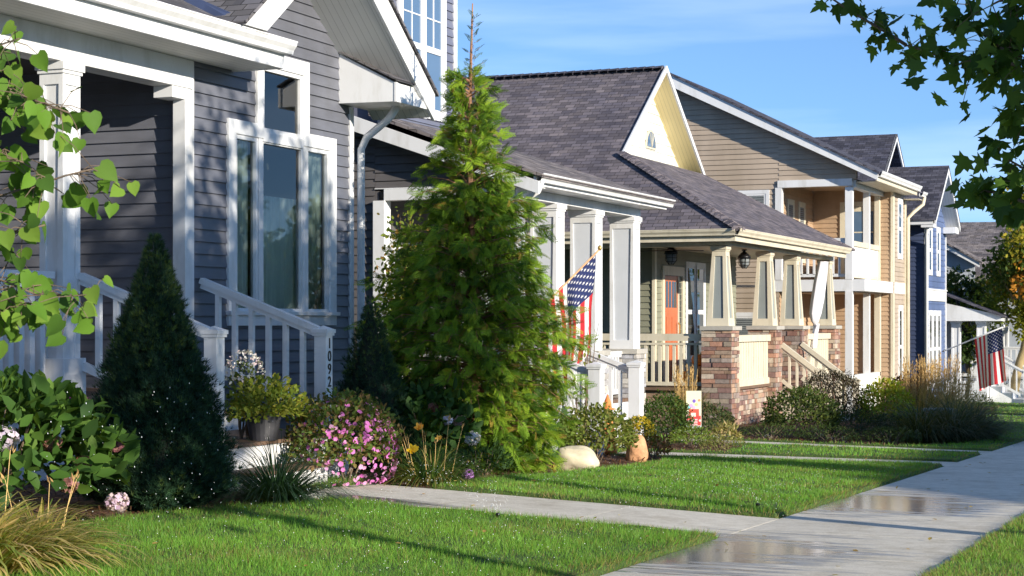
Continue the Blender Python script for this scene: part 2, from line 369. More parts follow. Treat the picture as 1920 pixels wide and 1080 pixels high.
def column(parent, x1, y0, wx, wy, z0, z1, mat='white', panel='panel_white', top=None, inset=.018, plinth=0, name='porch_column'):
    """square column (front face at x1, near face at y0), recessed panels on the -Y and +X faces; top = (wx, wy) at the top when tapered"""
    cx, cy = x1-wx/2, y0+wy/2; tx, ty = top or (wx, wy); mb = MB()
    def c(f, z): return (cx, cy, wx+(tx-wx)*f, wy+(ty-wy)*f)
    def lv(z, sh=0):
        f = (z-z0)/(z1-z0); _, _, a, b = c(f, z); a -= sh*2; b -= sh*2
        return [(cx-a/2, cy-b/2, z), (cx+a/2, cy-b/2, z), (cx+a/2, cy+b/2, z), (cx-a/2, cy+b/2, z)]
    A, B = lv(z0, inset), lv(z1, inset)
    mb.add(A+B, [(0, 1, 5, 4), (1, 2, 6, 5), (2, 3, 7, 6), (3, 0, 4, 7)], 1)
    st = .095 if top else .07
    for face in range(4):
        for lo, hi in ((z0, z0+.14), (z1-.12, z1)):
            P = lv(lo); Q = lv(hi); i, j = face, (face+1) % 4
            a, b, cc, d = Vector(P[i]), Vector(P[j]), Vector(Q[j]), Vector(Q[i]); n = (b-a).cross(d-a).normalized()*-inset
            mb.add([a, b, cc, d, a+n, b+n, cc+n, d+n], [(0, 1, 2, 3), (3, 2, 6, 7), (0, 4, 5, 1)])
        P = lv(z0+.14); Q = lv(z1-.12); i, j = face, (face+1) % 4
        a, b, cc, d = Vector(P[i]), Vector(P[j]), Vector(Q[j]), Vector(Q[i]); u = (b-a).normalized(); n = (b-a).cross(d-a).normalized()*-inset
        for p_, q_, r_, s_, e_ in ((a, a+u*st, d+u*st*.62, d, (1, 5, 6, 2)), (b-u*st, b, cc, cc-u*st*.62, (0, 3, 7, 4))):
            mb.add([p_, q_, r_, s_, p_+n, q_+n, r_+n, s_+n], [(0, 1, 2, 3), e_])
    o = build(name, mb, [mat, panel], parent)
    cp = MB(); e = .03
    cp.box(cx-tx/2-e, cx+tx/2+e, cy-ty/2-e, cy+ty/2+e, z1, z1+.07)
    cp.box(cx-tx/2-e*.5, cx+tx/2+e*.5, cy-ty/2-e*.5, cy+ty/2+e*.5, z1-.03, z1-.001)
    build('capital', cp, mat, o, bevel=.004)
    if plinth: q = MB(); q.box(cx-wx/2-.035, cx+wx/2+.035, cy-wy/2-.035, cy+wy/2+.035, z0, z0+plinth); build('plinth', q, mat, o, bevel=.004)
    return o
def railing(parent, p, q, h, mat='white', sp=.13, bw=.04, cap=(.09, .05), low=.1, lab=None, bl=None):
    """p, q = ends of the floor line under the rail; h = rail height"""
    p, q = Vector(p), Vector(q); mb = MB(); up = Vector((0, 0, h))
    mb.beam(p+up, q+up, cap[0], cap[1]); mb.beam(p+up-Vector((0, 0, cap[1]*.95)), q+up-Vector((0, 0, cap[1]*.95)), cap[0]*.6, .04)
    lo = Vector((0, 0, low)); mb.beam(p+lo, q+lo, .05, .07)
    r = build('railing', mb, mat, parent, label=lab)
    d = q-p; L = math.hypot(d.x, d.y); n = max(2, int(L/sp))
    for i in range(1, n):
        c = p+d*(i/n); b = MB(); b.box(c.x-bw/2, c.x+bw/2, c.y-bw/2, c.y+bw/2, c.z+low+.02, c.z+h-cap[1]*.9)
        build('baluster', b, mat, r)
    return r
def newel(parent, x, y, z0, z1, w=.125, mat='white'):
    mb = MB(); mb.box(x-w/2, x+w/2, y-w/2, y+w/2, z0, z1-.06)
    n = build('newel_post', mb, mat, parent, bevel=.004)
    c = MB(); e = .022
    c.box(x-w/2-e*.6, x+w/2+e*.6, y-w/2-e*.6, y+w/2+e*.6, z1-.085, z1-.06)
    c.box(x-w/2-e, x+w/2+e, y-w/2-e, y+w/2+e, z1-.0597, z1-.025)
    a = w/2+e*.6
    c.add([(x-a, y-a, z1-.0247), (x+a, y-a, z1-.0247), (x+a, y+a, z1-.0247), (x-a, y+a, z1-.0247), (x, y, z1+.01)], [(0, 1, 4), (1, 2, 4), (2, 3, 4), (3, 0, 4)])
    build('post_cap', c, mat, n)
    return n
PAL = [(.34, .21, .16), (.29, .16, .13), (.40, .30, .23), (.46, .38, .30), (.24, .15, .135), (.37, .24, .18), (.40, .27, .19), (.33, .27, .24), (.38, .21, .15), (.50, .42, .34), (.28, .22, .20)]
PALG = [(.42, .41, .41), (.34, .34, .36), (.52, .50, .47), (.46, .46, .50), (.60, .57, .52), (.38, .36, .34)]
def stones(mb, x0, x1, y0, y1, z0, z1, faces='xXyY', pal=PAL, rh=(.055, .12), rw=(.12, .34)):
    """irregular ledge stones round a core box; each stone its own block"""
    mb.box(x0+.02, x1-.02, y0+.02, y1-.02, z0, z1-.001, 0, (.12, .10, .09))
    z = z0
    while z < z1-.01:
        h = min(rnd.uniform(*rh), z1-z)
        if z1-z-h < .03: h = z1-z
        for f in faces:
            lo, hi = (y0, y1) if f in 'xX' else (x0, x1); s = lo
            while s < hi-.01:
                wd = min(rnd.uniform(*rw), hi-s)
                if hi-s-wd < .06: wd = hi-s
                o = rnd.uniform(0, .022); g = .004; c = rnd.choice(pal); k = rnd.uniform(.7, 1.25); c = tuple(v*k for v in c)
                a = (s+g if s > lo else s-.012, s+wd-g if s+wd < hi-.001 else s+wd+.012)
                zz = (z+g, z+h-g)
                if f == 'X': mb.box(x1-.03, x1+o, a[0], a[1], *zz, 0, c)
                elif f == 'x': mb.box(x0-o, x0+.03, a[0], a[1], *zz, 0, c)
                elif f == 'y': mb.box(a[0], a[1], y0-o-.002, y0+.03, *zz, 0, c)
                else: mb.box(a[0], a[1], y1-.03, y1+o+.002, *zz, 0, c)
                s += wd
        z += h

# ------------------------------------------------------------------ scattering of leaves (numpy)
def nrm(a): return a/np.maximum(np.linalg.norm(a, axis=-1, keepdims=True), 1e-9)
rs = np.random.RandomState(11)
def scatter(name, tv, tf, pos, d, n, size, col, mat, parent=None, loc=None, wscale=None, label=None):
    """copies a small template (y along the leaf axis, z its normal) to every point, all in one mesh"""
    tv = np.array(tv, float); N = len(pos); k = len(tv); d = nrm(d); x = nrm(np.cross(d, n)); nn = np.cross(x, d)
    size = np.broadcast_to(size, (N,)); ws = size if wscale is None else np.broadcast_to(wscale, (N,))
    v = (pos[:, None, :]+tv[None, :, 0:1]*x[:, None, :]*ws[:, None, None]+tv[None, :, 1:2]*d[:, None, :]*size[:, None, None]+tv[None, :, 2:3]*nn[:, None, :]*size[:, None, None])
    org = ORG[parent] if parent is not None else Vector(loc or (0, 0, 0)); v = v.reshape(-1, 3)-np.array(org)
    me = bpy.data.meshes.new(name); me.vertices.add(N*k); me.vertices.foreach_set('co', v.ravel())
    ln = np.array([len(f) for f in tf]); lt = np.concatenate([np.array(f) for f in tf])
    loops = (lt[None, :]+np.arange(N)[:, None]*k).ravel(); tot = np.tile(ln, N); st = np.concatenate([[0], np.cumsum(tot)[:-1]])
    me.loops.add(len(loops)); me.loops.foreach_set('vertex_index', loops.astype(np.int32))
    me.polygons.add(len(tot)); me.polygons.foreach_set('loop_start', st.astype(np.int32)); me.polygons.foreach_set('loop_total', tot.astype(np.int32))
    me.materials.append(MT[mat]); me.update(calc_edges=True)
    ca = me.color_attributes.new('Col', 'FLOAT_COLOR', 'POINT')
    c = np.ones((N, k, 4)); c[:, :, :3] = np.asarray(col).reshape(N, 1, 3); ca.data.foreach_set('color', c.ravel())
    o = bpy.data.objects.new(name, me); sc.collection.objects.link(o); ORG[o] = org
    if parent is not None: o.parent = parent
    else: o.location = org
    if label: o['label'] = label
    return o
def cols(n, stops, var=.15):
    """random mix between listed leaf colours"""
    s = np.array(stops); i = rs.randint(0, len(s), n); j = rs.randint(0, len(s), n); t = rs.rand(n, 1)*.6
    c = s[i]*(1-t)+s[j]*t; return c*(1+rs.uniform(-var, var, (n, 1)))
def rdir(n): return nrm(rs.normal(size=(n, 3)))
OVAL = ([(0, 0, 0), (.27, .35, .05), (.20, .75, .02), (0, 1, -.06), (-.20, .75, .02), (-.27, .35, .05)], [(0, 1, 2, 3), (0, 3, 4, 5)])
LANCE = ([(0, 0, 0), (.13, .35, .03), (0, 1, -.08), (-.13, .35, .03)], [(0, 1, 2), (0, 2, 3)])
HEART = ([(0, 0, 0), (.22, -.10, .05), (.44, .05, .10), (.47, .30, .09), (.32, .62, .03), (.10, .88, -.06), (0, 1.02, -.12), (0, .5, -.02),
          (-.22, -.10, .05), (-.44, .05, .10), (-.47, .30, .09), (-.32, .62, .03), (-.10, .88, -.06)],
         [(0, 1, 2, 3), (0, 3, 4, 7), (7, 4, 5, 6), (0, 10, 9, 8), (0, 7, 11, 10), (7, 6, 12, 11)])
MAPLE = ([(0, 0, 0), (.16, .06, .02), (.46, -.02, .0), (.34, .18, .02), (.62, .36, -.04), (.38, .42, .02), (.40, .58, 0), (.18, .55, .03), (.16, .78, 0), (0, 1.08, -.08),
          (-.16, .78, 0), (-.18, .55, .03), (-.40, .58, 0), (-.38, .42, .02), (-.62, .36, -.04), (-.34, .18, .02), (-.46, -.02, .0), (-.16, .06, .02)],
         [(0, 1, 2, 3), (0, 3, 4, 5), (0, 5, 6, 7), (0, 7, 8, 9), (0, 9, 10, 11), (0, 11, 12, 13), (0, 13, 14, 15), (0, 15, 16, 17)])
def spray_t():
    v = []; f = []
    def dia(x0, y0, x1, y1, w, z0=0, z1=0):
        b = len(v); dx, dy = x1-x0, y1-y0; L = math.hypot(dx, dy); px, py = -dy/L*w, dx/L*w; mx, my = x0+dx*.6, y0+dy*.6
        v.extend([(x0, y0, z0), (mx+px, my+py, (z0+z1)/2+.01), (x1, y1, z1), (mx-px, my-py, (z0+z1)/2+.01)]); f.append((b, b+1, b+2, b+3))
    dia(0, 0, 0, 1, .020, 0, -.22)
    for i in range(7):
        y = .10+i*.125; L = .46*(1-.75*y); z = -.22*y*y
        for s in (-1, 1):
            x1, y1 = s*L*.60, y+.02*s+L*.78; dia(0, y+.02*s, x1, y1, .024, z, z-.08)
            if i < 5: t = .5; dia(x1*t, y+(y1-y)*t, x1*t+s*L*.34, y+(y1-y)*t+L*.16, .017, z-.03, z-.09); dia(x1*t, y+(y1-y)*t, x1*t+s*L*.02, y+(y1-y)*t+L*.36, .017, z-.03, z-.06)
    return v, f
SPRAY = spray_t()
def tuft_t():
    v = []; f = []
    for k in range(7):
        a = k*2.4; t = .0 if k == 0 else .55+.25*(k % 2); dx, dy, dz = math.cos(a)*t, 1, math.sin(a)*t; L = math.sqrt(dx*dx+dy*dy+dz*dz)
        dx, dy, dz = dx/L, dy/L, dz/L; b = len(v); px, pz = math.sin(a)*.055, -math.cos(a)*.055
        v.extend([(px, 0, pz), (-px, 0, -pz), (dx, dy, dz)]); f.append((b, b+1, b+2))
    return v, f
TUFT = tuft_t()
BLADE3 = ([(-.5, 0, 0), (.5, 0, 0), (.42, .35, .03), (-.42, .35, .03), (.28, .68, .14), (-.28, .68, .14), (0, .95, .34)], [(0, 1, 2, 3), (3, 2, 4, 5), (5, 4, 6)])
ARC = ([(-.5, 0, 0), (.5, 0, 0), (.5, .35, -.04), (-.5, .35, -.04), (.42, .66, -.20), (-.42, .66, -.20), (.25, .84, -.45), (-.25, .84, -.45), (0, .90, -.72)], [(0, 1, 2, 3), (3, 2, 4, 5), (5, 4, 6, 7), (7, 6, 8)])

# ------------------------------------------------------------------ lie of the land
def rise(Y): return .043 if Y < 14 else (.043*(22-Y)/8 if Y < 22 else (.015*(Y-22)/4 if Y < 26 else .015))
XL, XR = -3.61, -1.86
def gz(X, Y):
    Yc = Y if Y < 60 else 60+ (min(Y, 140)-60)*.5
    return -(1.3+.0217*Yc)+rise(Y)*max(0, min(5, XL-X))
# ------------------------------------------------------------------ ground, road, walks
def sheet(name, xs, ys, zf, mat, kind='structure'):
    mb = MB(); nx, ny = len(xs), len(ys)
    mb.add([(x, y, zf(x, y)) for x in xs for y in ys], [(i*ny+j, (i+1)*ny+j, (i+1)*ny+j+1, i*ny+j+1) for i in range(nx-1) for j in range(ny-1)])
    o = struct(name, mb, mat, kind); o.data.polygons.foreach_set('use_smooth', [True]*len(o.data.polygons)); return o
def turfmat():
    m, n, l, p = newmat('turf_soil')
    a = noise(n, l, .9, 5); b = noise(n, l, 60, 3)
    r = ramp(n, l, a.outputs[0], [(.3, (.035, .075, .014)), (.7, (.075, .135, .024))]); r2 = ramp(n, l, b.outputs[0], [(.3, (.5,)*3), (.7, (1.4, 1.3, 1.1))])
    l.new(mixc(n, l, 1.0, r.outputs[0], r2.outputs[0], 'MULTIPLY'), p.inputs['Base Color']); p.inputs['Roughness'].default_value = .9
    bump(n, l, b.outputs[0], p, .03); return m
def concretemat():
    m, n, l, p = newmat('broom_concrete')
    tc = n.new('ShaderNodeTexCoord')
    a = noise(n, l, .8, 6); b = noise(n, l, 70, 3); st = noise(n, l, 3, 4, stretch=(.35, 3.2, 1)); st2 = noise(n, l, 9, 3)
    r = ramp(n, l, a.outputs[0], [(.3, (.64, .595, .51)), (.7, (.75, .70, .61))]); r2 = ramp(n, l, b.outputs[0], [(.3, (.86,)*3), (.7, (1.1,)*3)])
    st3 = noise(n, l, 1.7, 9, rough=.75); r4 = ramp(n, l, st3.outputs[0], [(.38, (.80, .78, .74)), (.50, (1.0,)*3), (.75, (1.05,)*3)]); r3 = ramp(n, l, st2.outputs[0], [(.35, (.90, .89, .87)), (.6, (1.03,)*3)])
    dry = mixc(n, l, 1.0, r.outputs[0], r2.outputs[0], 'MULTIPLY'); dry = mixc(n, l, 1.0, dry, r3.outputs[0], 'MULTIPLY'); dry = mixc(n, l, .8, dry, r4.outputs[0], 'MULTIPLY')
    tot = None
    for (cx, cy, ax, ay) in ((-3.42, 11.5, .95, 1.35), (-3.3, 16.2, 1.15, 1.5), (-6.9, 12.8, 1.1, .32), (-3.4, 8.9, .6, .8)):
        s = n.new('ShaderNodeVectorMath'); s.operation = 'SUBTRACT'; s.inputs[1].default_value = (cx, cy, 0); l.new(tc.outputs['Object'], s.inputs[0])
        q = n.new('ShaderNodeVectorMath'); q.operation = 'MULTIPLY'; q.inputs[1].default_value = (1/ax, 1/ay, 0); l.new(s.outputs[0], q.inputs[0])
        d = n.new('ShaderNodeVectorMath'); d.operation = 'LENGTH'; l.new(q.outputs[0], d.inputs[0])
        e = n.new('ShaderNodeMath'); e.operation = 'SUBTRACT'; e.inputs[0].default_value = 1.05; l.new(d.outputs['Value'], e.inputs[1])
        if tot is None: tot = e.outputs[0]
        else: mxn = n.new('ShaderNodeMath'); mxn.operation = 'MAXIMUM'; l.new(tot, mxn.inputs[0]); l.new(e.outputs[0], mxn.inputs[1]); tot = mxn.outputs[0]
    k = n.new('ShaderNodeMath'); k.operation = 'MULTIPLY_ADD'; k.inputs[1].default_value = 2.6; k.inputs[2].default_value = -1.30; l.new(st.outputs[0], k.inputs[0])
    ad = n.new('ShaderNodeMath'); ad.operation = 'ADD'; l.new(tot, ad.inputs[0]); l.new(k.outputs[0], ad.inputs[1])
    wet = ramp(n, l, ad.outputs[0], [(0, (0, 0, 0)), (.05, (.35,)*3), (.20, (.6,)*3), (.42, (1, 1, 1))])
    l.new(mixc(n, l, wet.outputs[0], dry, (.19, .19, .195)), p.inputs['Base Color'])
    ro = n.new('ShaderNodeMapRange'); l.new(wet.outputs[0], ro.inputs[0]); ro.inputs[3].default_value = .85; ro.inputs[4].default_value = .11; sp = n.new('ShaderNodeMapRange'); l.new(wet.outputs[0], sp.inputs[0]); sp.inputs[3].default_value = .12; sp.inputs[4].default_value = .5; l.new(sp.outputs[0], p.inputs['Specular IOR Level']); l.new(ro.outputs[0], p.inputs['Roughness'])
    bs = n.new('ShaderNodeMapRange'); l.new(wet.outputs[0], bs.inputs[0]); bs.inputs[3].default_value = .45; bs.inputs[4].default_value = .04
    bb = n.new('ShaderNodeBump'); bb.inputs['Distance'].default_value = .006; l.new(bs.outputs[0], bb.inputs['Strength']); l.new(b.outputs[0], bb.inputs['Height']); l.new(bb.outputs[0], p.inputs['Normal'])
    return m
MT['turf'] = turfmat(); MT['concrete'] = concretemat()
MT['asphalt'] = M('asphalt', (.055, .055, .058), .9, .2, 3, 120, .006)
ys = [-60, -30, -10]+list(range(-4, 62, 2))+[66, 72, 80, 90, 105, 125, 160, 220, 400, 900]
sheet('ground', [-900, -300, -120, -60, -30, -14, -9, -8, -7, -6, -5, -4.3, XL, XR, -.5, 1.3], ys, gz, 'turf')
sheet('verge', [9.6, 12, 20, 60, 300, 900], ys, gz, 'turf')
sheet('road', [1.45, 3, 5, 7, 9.45], ys, lambda x, y: gz(1, y)-.13+.03*(1-abs(x-5.4)/4), 'asphalt')
kb = MB()
for a, b in zip(ys, ys[1:]):
    for x in (1.3, 9.45):
        z0, z1 = gz(1, a), gz(1, b); kb.add([(x, a, z0-.3), (x+.15, a, z0-.3), (x+.15, a, z0+.006), (x, a, z0+.006), (x, b, z1-.3), (x+.15, b, z1-.3), (x+.15, b, z1+.006), (x, b, z1+.006)],
            [(0, 1, 2, 3), (7, 6, 5, 4), (3, 2, 6, 7), (0, 3, 7, 4), (1, 5, 6, 2)])
struct('kerb', kb, 'concrete_base')
def slab(mb, x0, x1, y0, y1, up=.022):
    c = [(x0, y0), (x1, y0), (x1, y1), (x0, y1)]; g = .0006; c2 = [(x0+g, y0+g), (x1-g, y0+g), (x1-g, y1-g), (x0+g, y1-g)]
    mb.add([(x, y, gz(x, y)-.06) for x, y in c]+[(x, y, gz(x, y)+up-.0008) for x, y in c]+[(x, y, gz(x, y)+up) for x, y in c2],
           [(0, 1, 5, 4), (1, 2, 6, 5), (2, 3, 7, 6), (3, 0, 4, 7), (4, 5, 9, 8), (5, 6, 10, 9), (6, 7, 11, 10), (7, 4, 8, 11), (8, 9, 10, 11)])
mb = MB(); y = -2.9
while y < 90: slab(mb, XL, XR, y+.004, y+1.6-.004); y += 1.6
struct('sidewalk', mb, 'concrete')
def front_walk(x_in, y0, y1):
    mb = MB(); n = max(2, round((XL-x_in)/1.3)); st = (XL-.004-x_in)/n
    for i in range(n): slab(mb, x_in+i*st+.0008, x_in+(i+1)*st-.0008, y0, y1)
    return struct('front_walk', mb, 'concrete')
WALKS = [(-7.35, 12.5, 14.15), (-8.05, 22.35, 23.25), (-8.2, 25.5, 26.35), (-8.2, 42.6, 43.8)]
for a in WALKS: front_walk(*a)
# flared corner where the first walk meets the sidewalk
# mulch beds
BEDS = [[(-7.0, 6.2), (-7.15, 10.2), (-6.93, 11.4), (-6.85, 12.48), (-9.3, 12.48), (-9.3, 6.2)],
        [(-6.75, 14.17), (-6.8, 15.5), (-6.72, 17), (-6.7, 18.6), (-6.72, 20.2), (-7.0, 22.18), (-9.4, 22.18), (-9.4, 14.17)],
        [(-6.7, 23.42), (-6.9, 25.28), (-9.6, 25.28), (-9.6, 23.42)],
        [(-4.9, 26.52), (-4.3, 27.6), (-4.3, 30.5), (-4.8, 33), (-6, 36), (-9, 36), (-9.0, 26.52)],
        [(-6.3, 36), (-5.9, 39), (-6.2, 42.5), (-8.9, 42.5), (-9, 36)], [(-6.6, 43.9), (-6.4, 50), (-8.7, 50), (-8.9, 43.9)]]
def inpoly(P, x, y):
    r = np.zeros(x.shape, bool); n = len(P)
    for i in range(n):
        (x0, y0), (x1, y1) = P[i], P[(i+1) % n]
        if y0 == y1: continue
        c = ((y0 > y) != (y1 > y)) & (x < (x1-x0)*(y-y0)/(y1-y0)+x0); r ^= c
    return r
def gzv(X, Y):
    Yc = np.where(Y < 60, Y, 60+(np.minimum(Y, 140)-60)*.5)
    ri = np.where(Y < 14, .043, np.where(Y < 22, .043*(22-Y)/8, np.where(Y < 26, .015*(Y-22)/4, .015)))
    return -(1.3+.0217*Yc)+ri*np.clip(XL-X, 0, 5)
for P in BEDS:
    mb = MB(); xs = np.arange(min(p[0] for p in P), max(p[0] for p in P)+.01, .12); yv = np.arange(min(p[1] for p in P), max(p[1] for p in P), .25)
    X, Y = np.meshgrid(xs, yv, indexing='ij'); I = inpoly(P, X.ravel()+.06, Y.ravel()+.12).reshape(X.shape)
    zf = lambda a, b: gz(a, b)+.022+.02*math.sin(a*9+b*7)*math.sin(b*5-a*3)
    for i in range(len(xs)):
        for j in range(len(yv)):
            if I[i, j]:
                a, b = xs[i], yv[j]; mb.quad((a, b, zf(a, b)), (a+.121, b, zf(a+.121, b)), (a+.121, b+.251, zf(a+.121, b+.251)), (a, b+.251, zf(a, b+.251)))
    o = struct('mulch_bed', mb, 'mulch')
    n = int(60*len(mb.f)*.03*5); q = rs.randint(0, len(mb.f), n)
    base = np.array([mb.v[mb.f[k][0]] for k in q])+np.stack([rs.rand(n)*.12, rs.rand(n)*.25, rs.rand(n)*.02+.004], 1)
    d = rdir(n); d[:, 2] *= .3; c = cols(n, [(.16, .07, .035), (.07, .035, .02), (.22, .12, .07)], .3)
    s = scatter('mulch_chips', [(-.14, 0, 0), (.14, 0, 0), (.1, 1, .03), (-.1, 1, .03)], [(0, 1, 2, 3)], base, d, rdir(n)*.4+np.array([0, 0, 1]), rs.uniform(.02, .06, n), c, 'petal'); s['kind'] = 'stuff'
# turf: a slightly raised, cut-edged sod layer between the walks
def edge_dist(x, y):
    e = np.where(x < -2.7, XL-x, x-XR)
    for (xi, a_, b_) in WALKS:
        dy = np.where(y < a_, a_-y, np.where(y > b_, y-b_, -.2)); dx = xi-x
        e = np.where(x < -2.7, np.minimum(e, np.where(dx > 0, np.hypot(dx, np.maximum(dy, 0)), dy)), e)
    return e
def turf_z(x, y):
    e = edge_dist(x, y); z = -.03+.078*np.clip(e/.045, 0, 1)
    for B in BEDS: z = np.where(inpoly(B, x, y), -.03, z)
    return z+.008*np.sin(x*7+y*3)*np.sin(y*6-x*2)*(z > .02)
def turf_sheet(xs, ysl, name='lawn_turf'):
    X, Y = np.meshgrid(xs, ysl, indexing='ij'); Z = gzv(X, Y)+turf_z(X.ravel(), Y.ravel()).reshape(X.shape); mb = MB(); nx, ny = X.shape
    mb.add(list(zip(X.ravel(), Y.ravel(), Z.ravel())), [(i*ny+j, (i+1)*ny+j, (i+1)*ny+j+1, i*ny+j+1) for i in range(nx-1) for j in range(ny-1)]); struct(name, mb, 'turf')
yl = sorted(set(np.round(np.concatenate([np.arange(4.5, 30, .16), np.arange(30, 62, .8)]+[[a_-.05, a_-.002, b_+.002, b_+.05] for _, a_, b_ in WALKS]), 4)))
turf_sheet(sorted(set(np.round(np.concatenate([np.arange(-8.9, XL-.06, .14), [XL-.05, XL-.002]]), 4))), yl)
turf_sheet([XR+.002, XR+.05, -1.2, -.5, .4, 1.25], yl)
# lawn blades
def lawn():
    P, H, W, C, D = [], [], [], [], []
    zones = [(5.6, 9.5, 8500, .72), (9.5, 13, 6400, .82), (13, 17, 4200, 1.05), (17, 22.3, 2500, 1.4), (22.3, 28, 950, 2.2), (28, 38, 320, 3.4), (38, 52, 130, 5), (52, 75, 50, 8)]
    for y0, y1, dens, wf in zones:
        for x0, x1 in ((-8.9, XL+.02), (XR-.02, .3)):
            if x0 > -2 and y0 > 20: continue
            n = int(dens*(x1-x0)*(y1-y0)); x = rs.uniform(x0, x1, n); y = rs.uniform(y0, y1, n)
            # keep a margin round what the camera sees
            r = x*.9217+y*.3879; dp = -x*.3879+y*.9217; k = (r/dp > -.32) & (r/dp < .31)
            k &= np.abs(rs.rand(n)) < 1.1
            for (xi, a, b) in WALKS: k &= ~((x > xi) & (y > a+.015) & (y < b-.015) & (x < XL))
            for B in BEDS: k &= ~inpoly(B, x, y)
            x, y = x[k], y[k]; n = len(x)
            e = np.maximum(edge_dist(x, y), 0)
            edge = np.exp(-e/.07)
            pn = (np.sin(x*2.1+1.3*np.sin(y*.9))+np.sin(y*1.7+x*.7))*.25+.5
            g = np.stack([.135+.06*pn, .33+.08*pn, .035+.012*pn], 1)*rs.uniform(.6, 1.35, (n, 1))*(.86+.28*(.5+.5*np.sin(x*3.1+2*np.sin(y*2.3))*np.cos(y*2.7-x)))[:, None]
            dry = np.clip(np.sin(x*1.3+y*.8+2*np.sin(y*.45))*np.sin(y*1.9-x*2.3)*1.6-.45, 0, 1); tan = rs.rand(n) < (.05+.78*edge+.22*dry+(.12 if x0 > -2 else 0)); g[tan] = np.array([.34, .27, .10])*rs.uniform(.6, 1.2, (tan.sum(), 1))
            yel = rs.rand(n) < .14; g[yel] = np.array([.20, .26, .035])*rs.uniform(.7, 1.2, (yel.sum(), 1))
            h = rs.uniform(.024, .046, n)*(1+.25*edge)*(1+.35*np.sin(x*5+y)*np.sin(y*4-x*2))*rs.choice([.8, 1, 1, 1.35], n); d = np.stack([rs.normal(0, .35, n), rs.normal(0, .35, n), np.ones(n)], 1)
            d[:, 0] += np.where((e < .12) & (np.abs(x-XL) < .12), .55, 0)-np.where(np.abs(x-XR) < .12, .55, 0)
            P.append(np.stack([x, y, gzv(x, y)+turf_z(x, y)-.006], 1)); H.append(h); W.append(np.full(n, .0042*wf)); C.append(g); D.append(d)
    P, H, W, C, D = map(np.concatenate, (P, H, W, C, D)); print('grass blades', len(P))
    nrml = rdir(len(P)); nrml[:, 2] = .2
    o = scatter('lawn_grass', [(-.5, 0, 0), (.5, 0, 0), (.1, 1, .18)], [(0, 1, 2)], P, D, nrml, H*1.0, C, 'blade', wscale=W); o['kind'] = 'stuff'
lawn()

# ------------------------------------------------------------------ HOUSE 1: charcoal house with porch and gabled bay
h1 = thing('house', 'nearest house, charcoal siding, white porch and tall bay window under a gable', 'house', (-9.35, 15.9, -1.4), 'houses along the street')
FX = ('X', -9.35, 1)
# bay front: hole for the window group
HO = [(15.10, 17.10, .06, 1.90), (15.62, 16.52, 1.90, 2.66)]
wall('bay_wall', h1, FX, [(14.40, -1.35), (17.60, -1.35), (17.60, 2.74), (16.05, 3.885), (14.40, 2.665)], 'siding_dark', HO)
wall('bay_side_wall', h1, ('Y', 14.36, -1), [(-13.5, -.63), (-9.36, -.63), (-9.36, 2.48), (-13.5, 2.48)], 'siding_dark')
mb = MB(); mb.box(-13.5, -9.48, 14.37, 17.5, -1.4, -.02); build('bay_core', mb, 'dark_in', h1)
mb = MB()   # far side wall of the bay and main body, never seen from the front walk side
mb.box(-20, -12.3, 2.4, 17.58, -1.5, 5.6); build('main_wall', mb, 'siding_dark', h1)
mb = MB(); mb.box(-13.5, -9.36, 17.585, 17.6, -1.35, 2.6); build('bay_far_wall', mb, 'siding_dark', h1)
mb = MB(); mb.box(-13.4, -9.38, 3.2, 17.5, -1.6, -1.353); build('foundation', mb, 'concrete_base', h1)
mb = MB(); mb.box(-9.36, -9.318, 14.305, 14.398, -1.3, 2.47); mb.box(-9.36, -9.32, 17.53, 17.62, -1.33, 2.39); mb.box(-9.41, -9.36, 14.31, 14.355, -1.3, 2.47); build('corner_board', mb, 'white', h1, bevel=.003)
# room behind the bay window
mb = MB(); x0, x1, y0, y1, z0, z1 = -12.1, -9.38, 14.6, 17.4, -.1, 2.72
V = [(x, y, z) for x in (x0, x1) for y in (y0, y1) for z in (z0, z1)]
mb.add(V, [(0, 2, 3, 1), (0, 1, 5, 4), (2, 6, 7, 3), (0, 4, 6, 2), (1, 3, 7, 5)]); build('room', mb, 'room', h1)
# window group
wg = MB(); F = lambda *a: pbox(wg, FX, *a)
F(15.0, 15.14, -.03, 2.0, .004, .040); F(17.06, 17.2, -.03, 2.0, .004, .040)
F(15.14, 15.56, 1.86, 2.0, .004, .040); F(16.58, 17.06, 1.86, 2.0, .004, .040)
F(15.54, 15.66, 1.86, 2.75, .005, .042); F(16.48, 16.60, 1.86, 2.75, .005, .042); F(15.66, 16.48, 2.60, 2.75, .004, .041)
F(15.66, 16.48, 1.83, 1.93, .004, .038); F(15.14, 17.06, -.03, .10, .004, .044); F(14.98, 17.22, .075, .115, .002, .075)
win = build('bay_window', wg, 'white', h1, bevel=.003)
for (a, b, c, d) in ((15.14, 15.58, .10, 1.86), (15.64, 16.50, .10, 1.86), (16.56, 17.06, .10, 1.86), (15.66, 16.48, 1.93, 2.60)):
    f = MB(); q = .045
    pbox(f, FX, a, a+q, c, d, -.03, .022); pbox(f, FX, b-q, b, c, d, -.03, .022); pbox(f, FX, a+q, b-q, c, c+q, -.03, .022); pbox(f, FX, a+q, b-q, d-q, d, -.03, .022)
    build('frame', f, 'white', win, bevel=.003)
    g = MB(); g.quad(pp(FX, a+.03, c+.03, -.012), pp(FX, b-.03, c+.03, -.012), pp(FX, b-.03, d-.03, -.012), pp(FX, a+.03, d-.03, -.012)); build('pane', g, 'glass_see', win)
mb = MB(); pbox(mb, FX, 15.585, 15.64, .115, 1.86, -.04, .03); pbox(mb, FX, 16.50, 16.56, .115, 1.86, -.04, .03); build('mullion', mb, 'white', win, bevel=.003)
mb = MB(); n = 60
pts = [(-9.425+.012*math.sin(i*1.1), 15.60+i*.93/n) for i in range(n+1)]
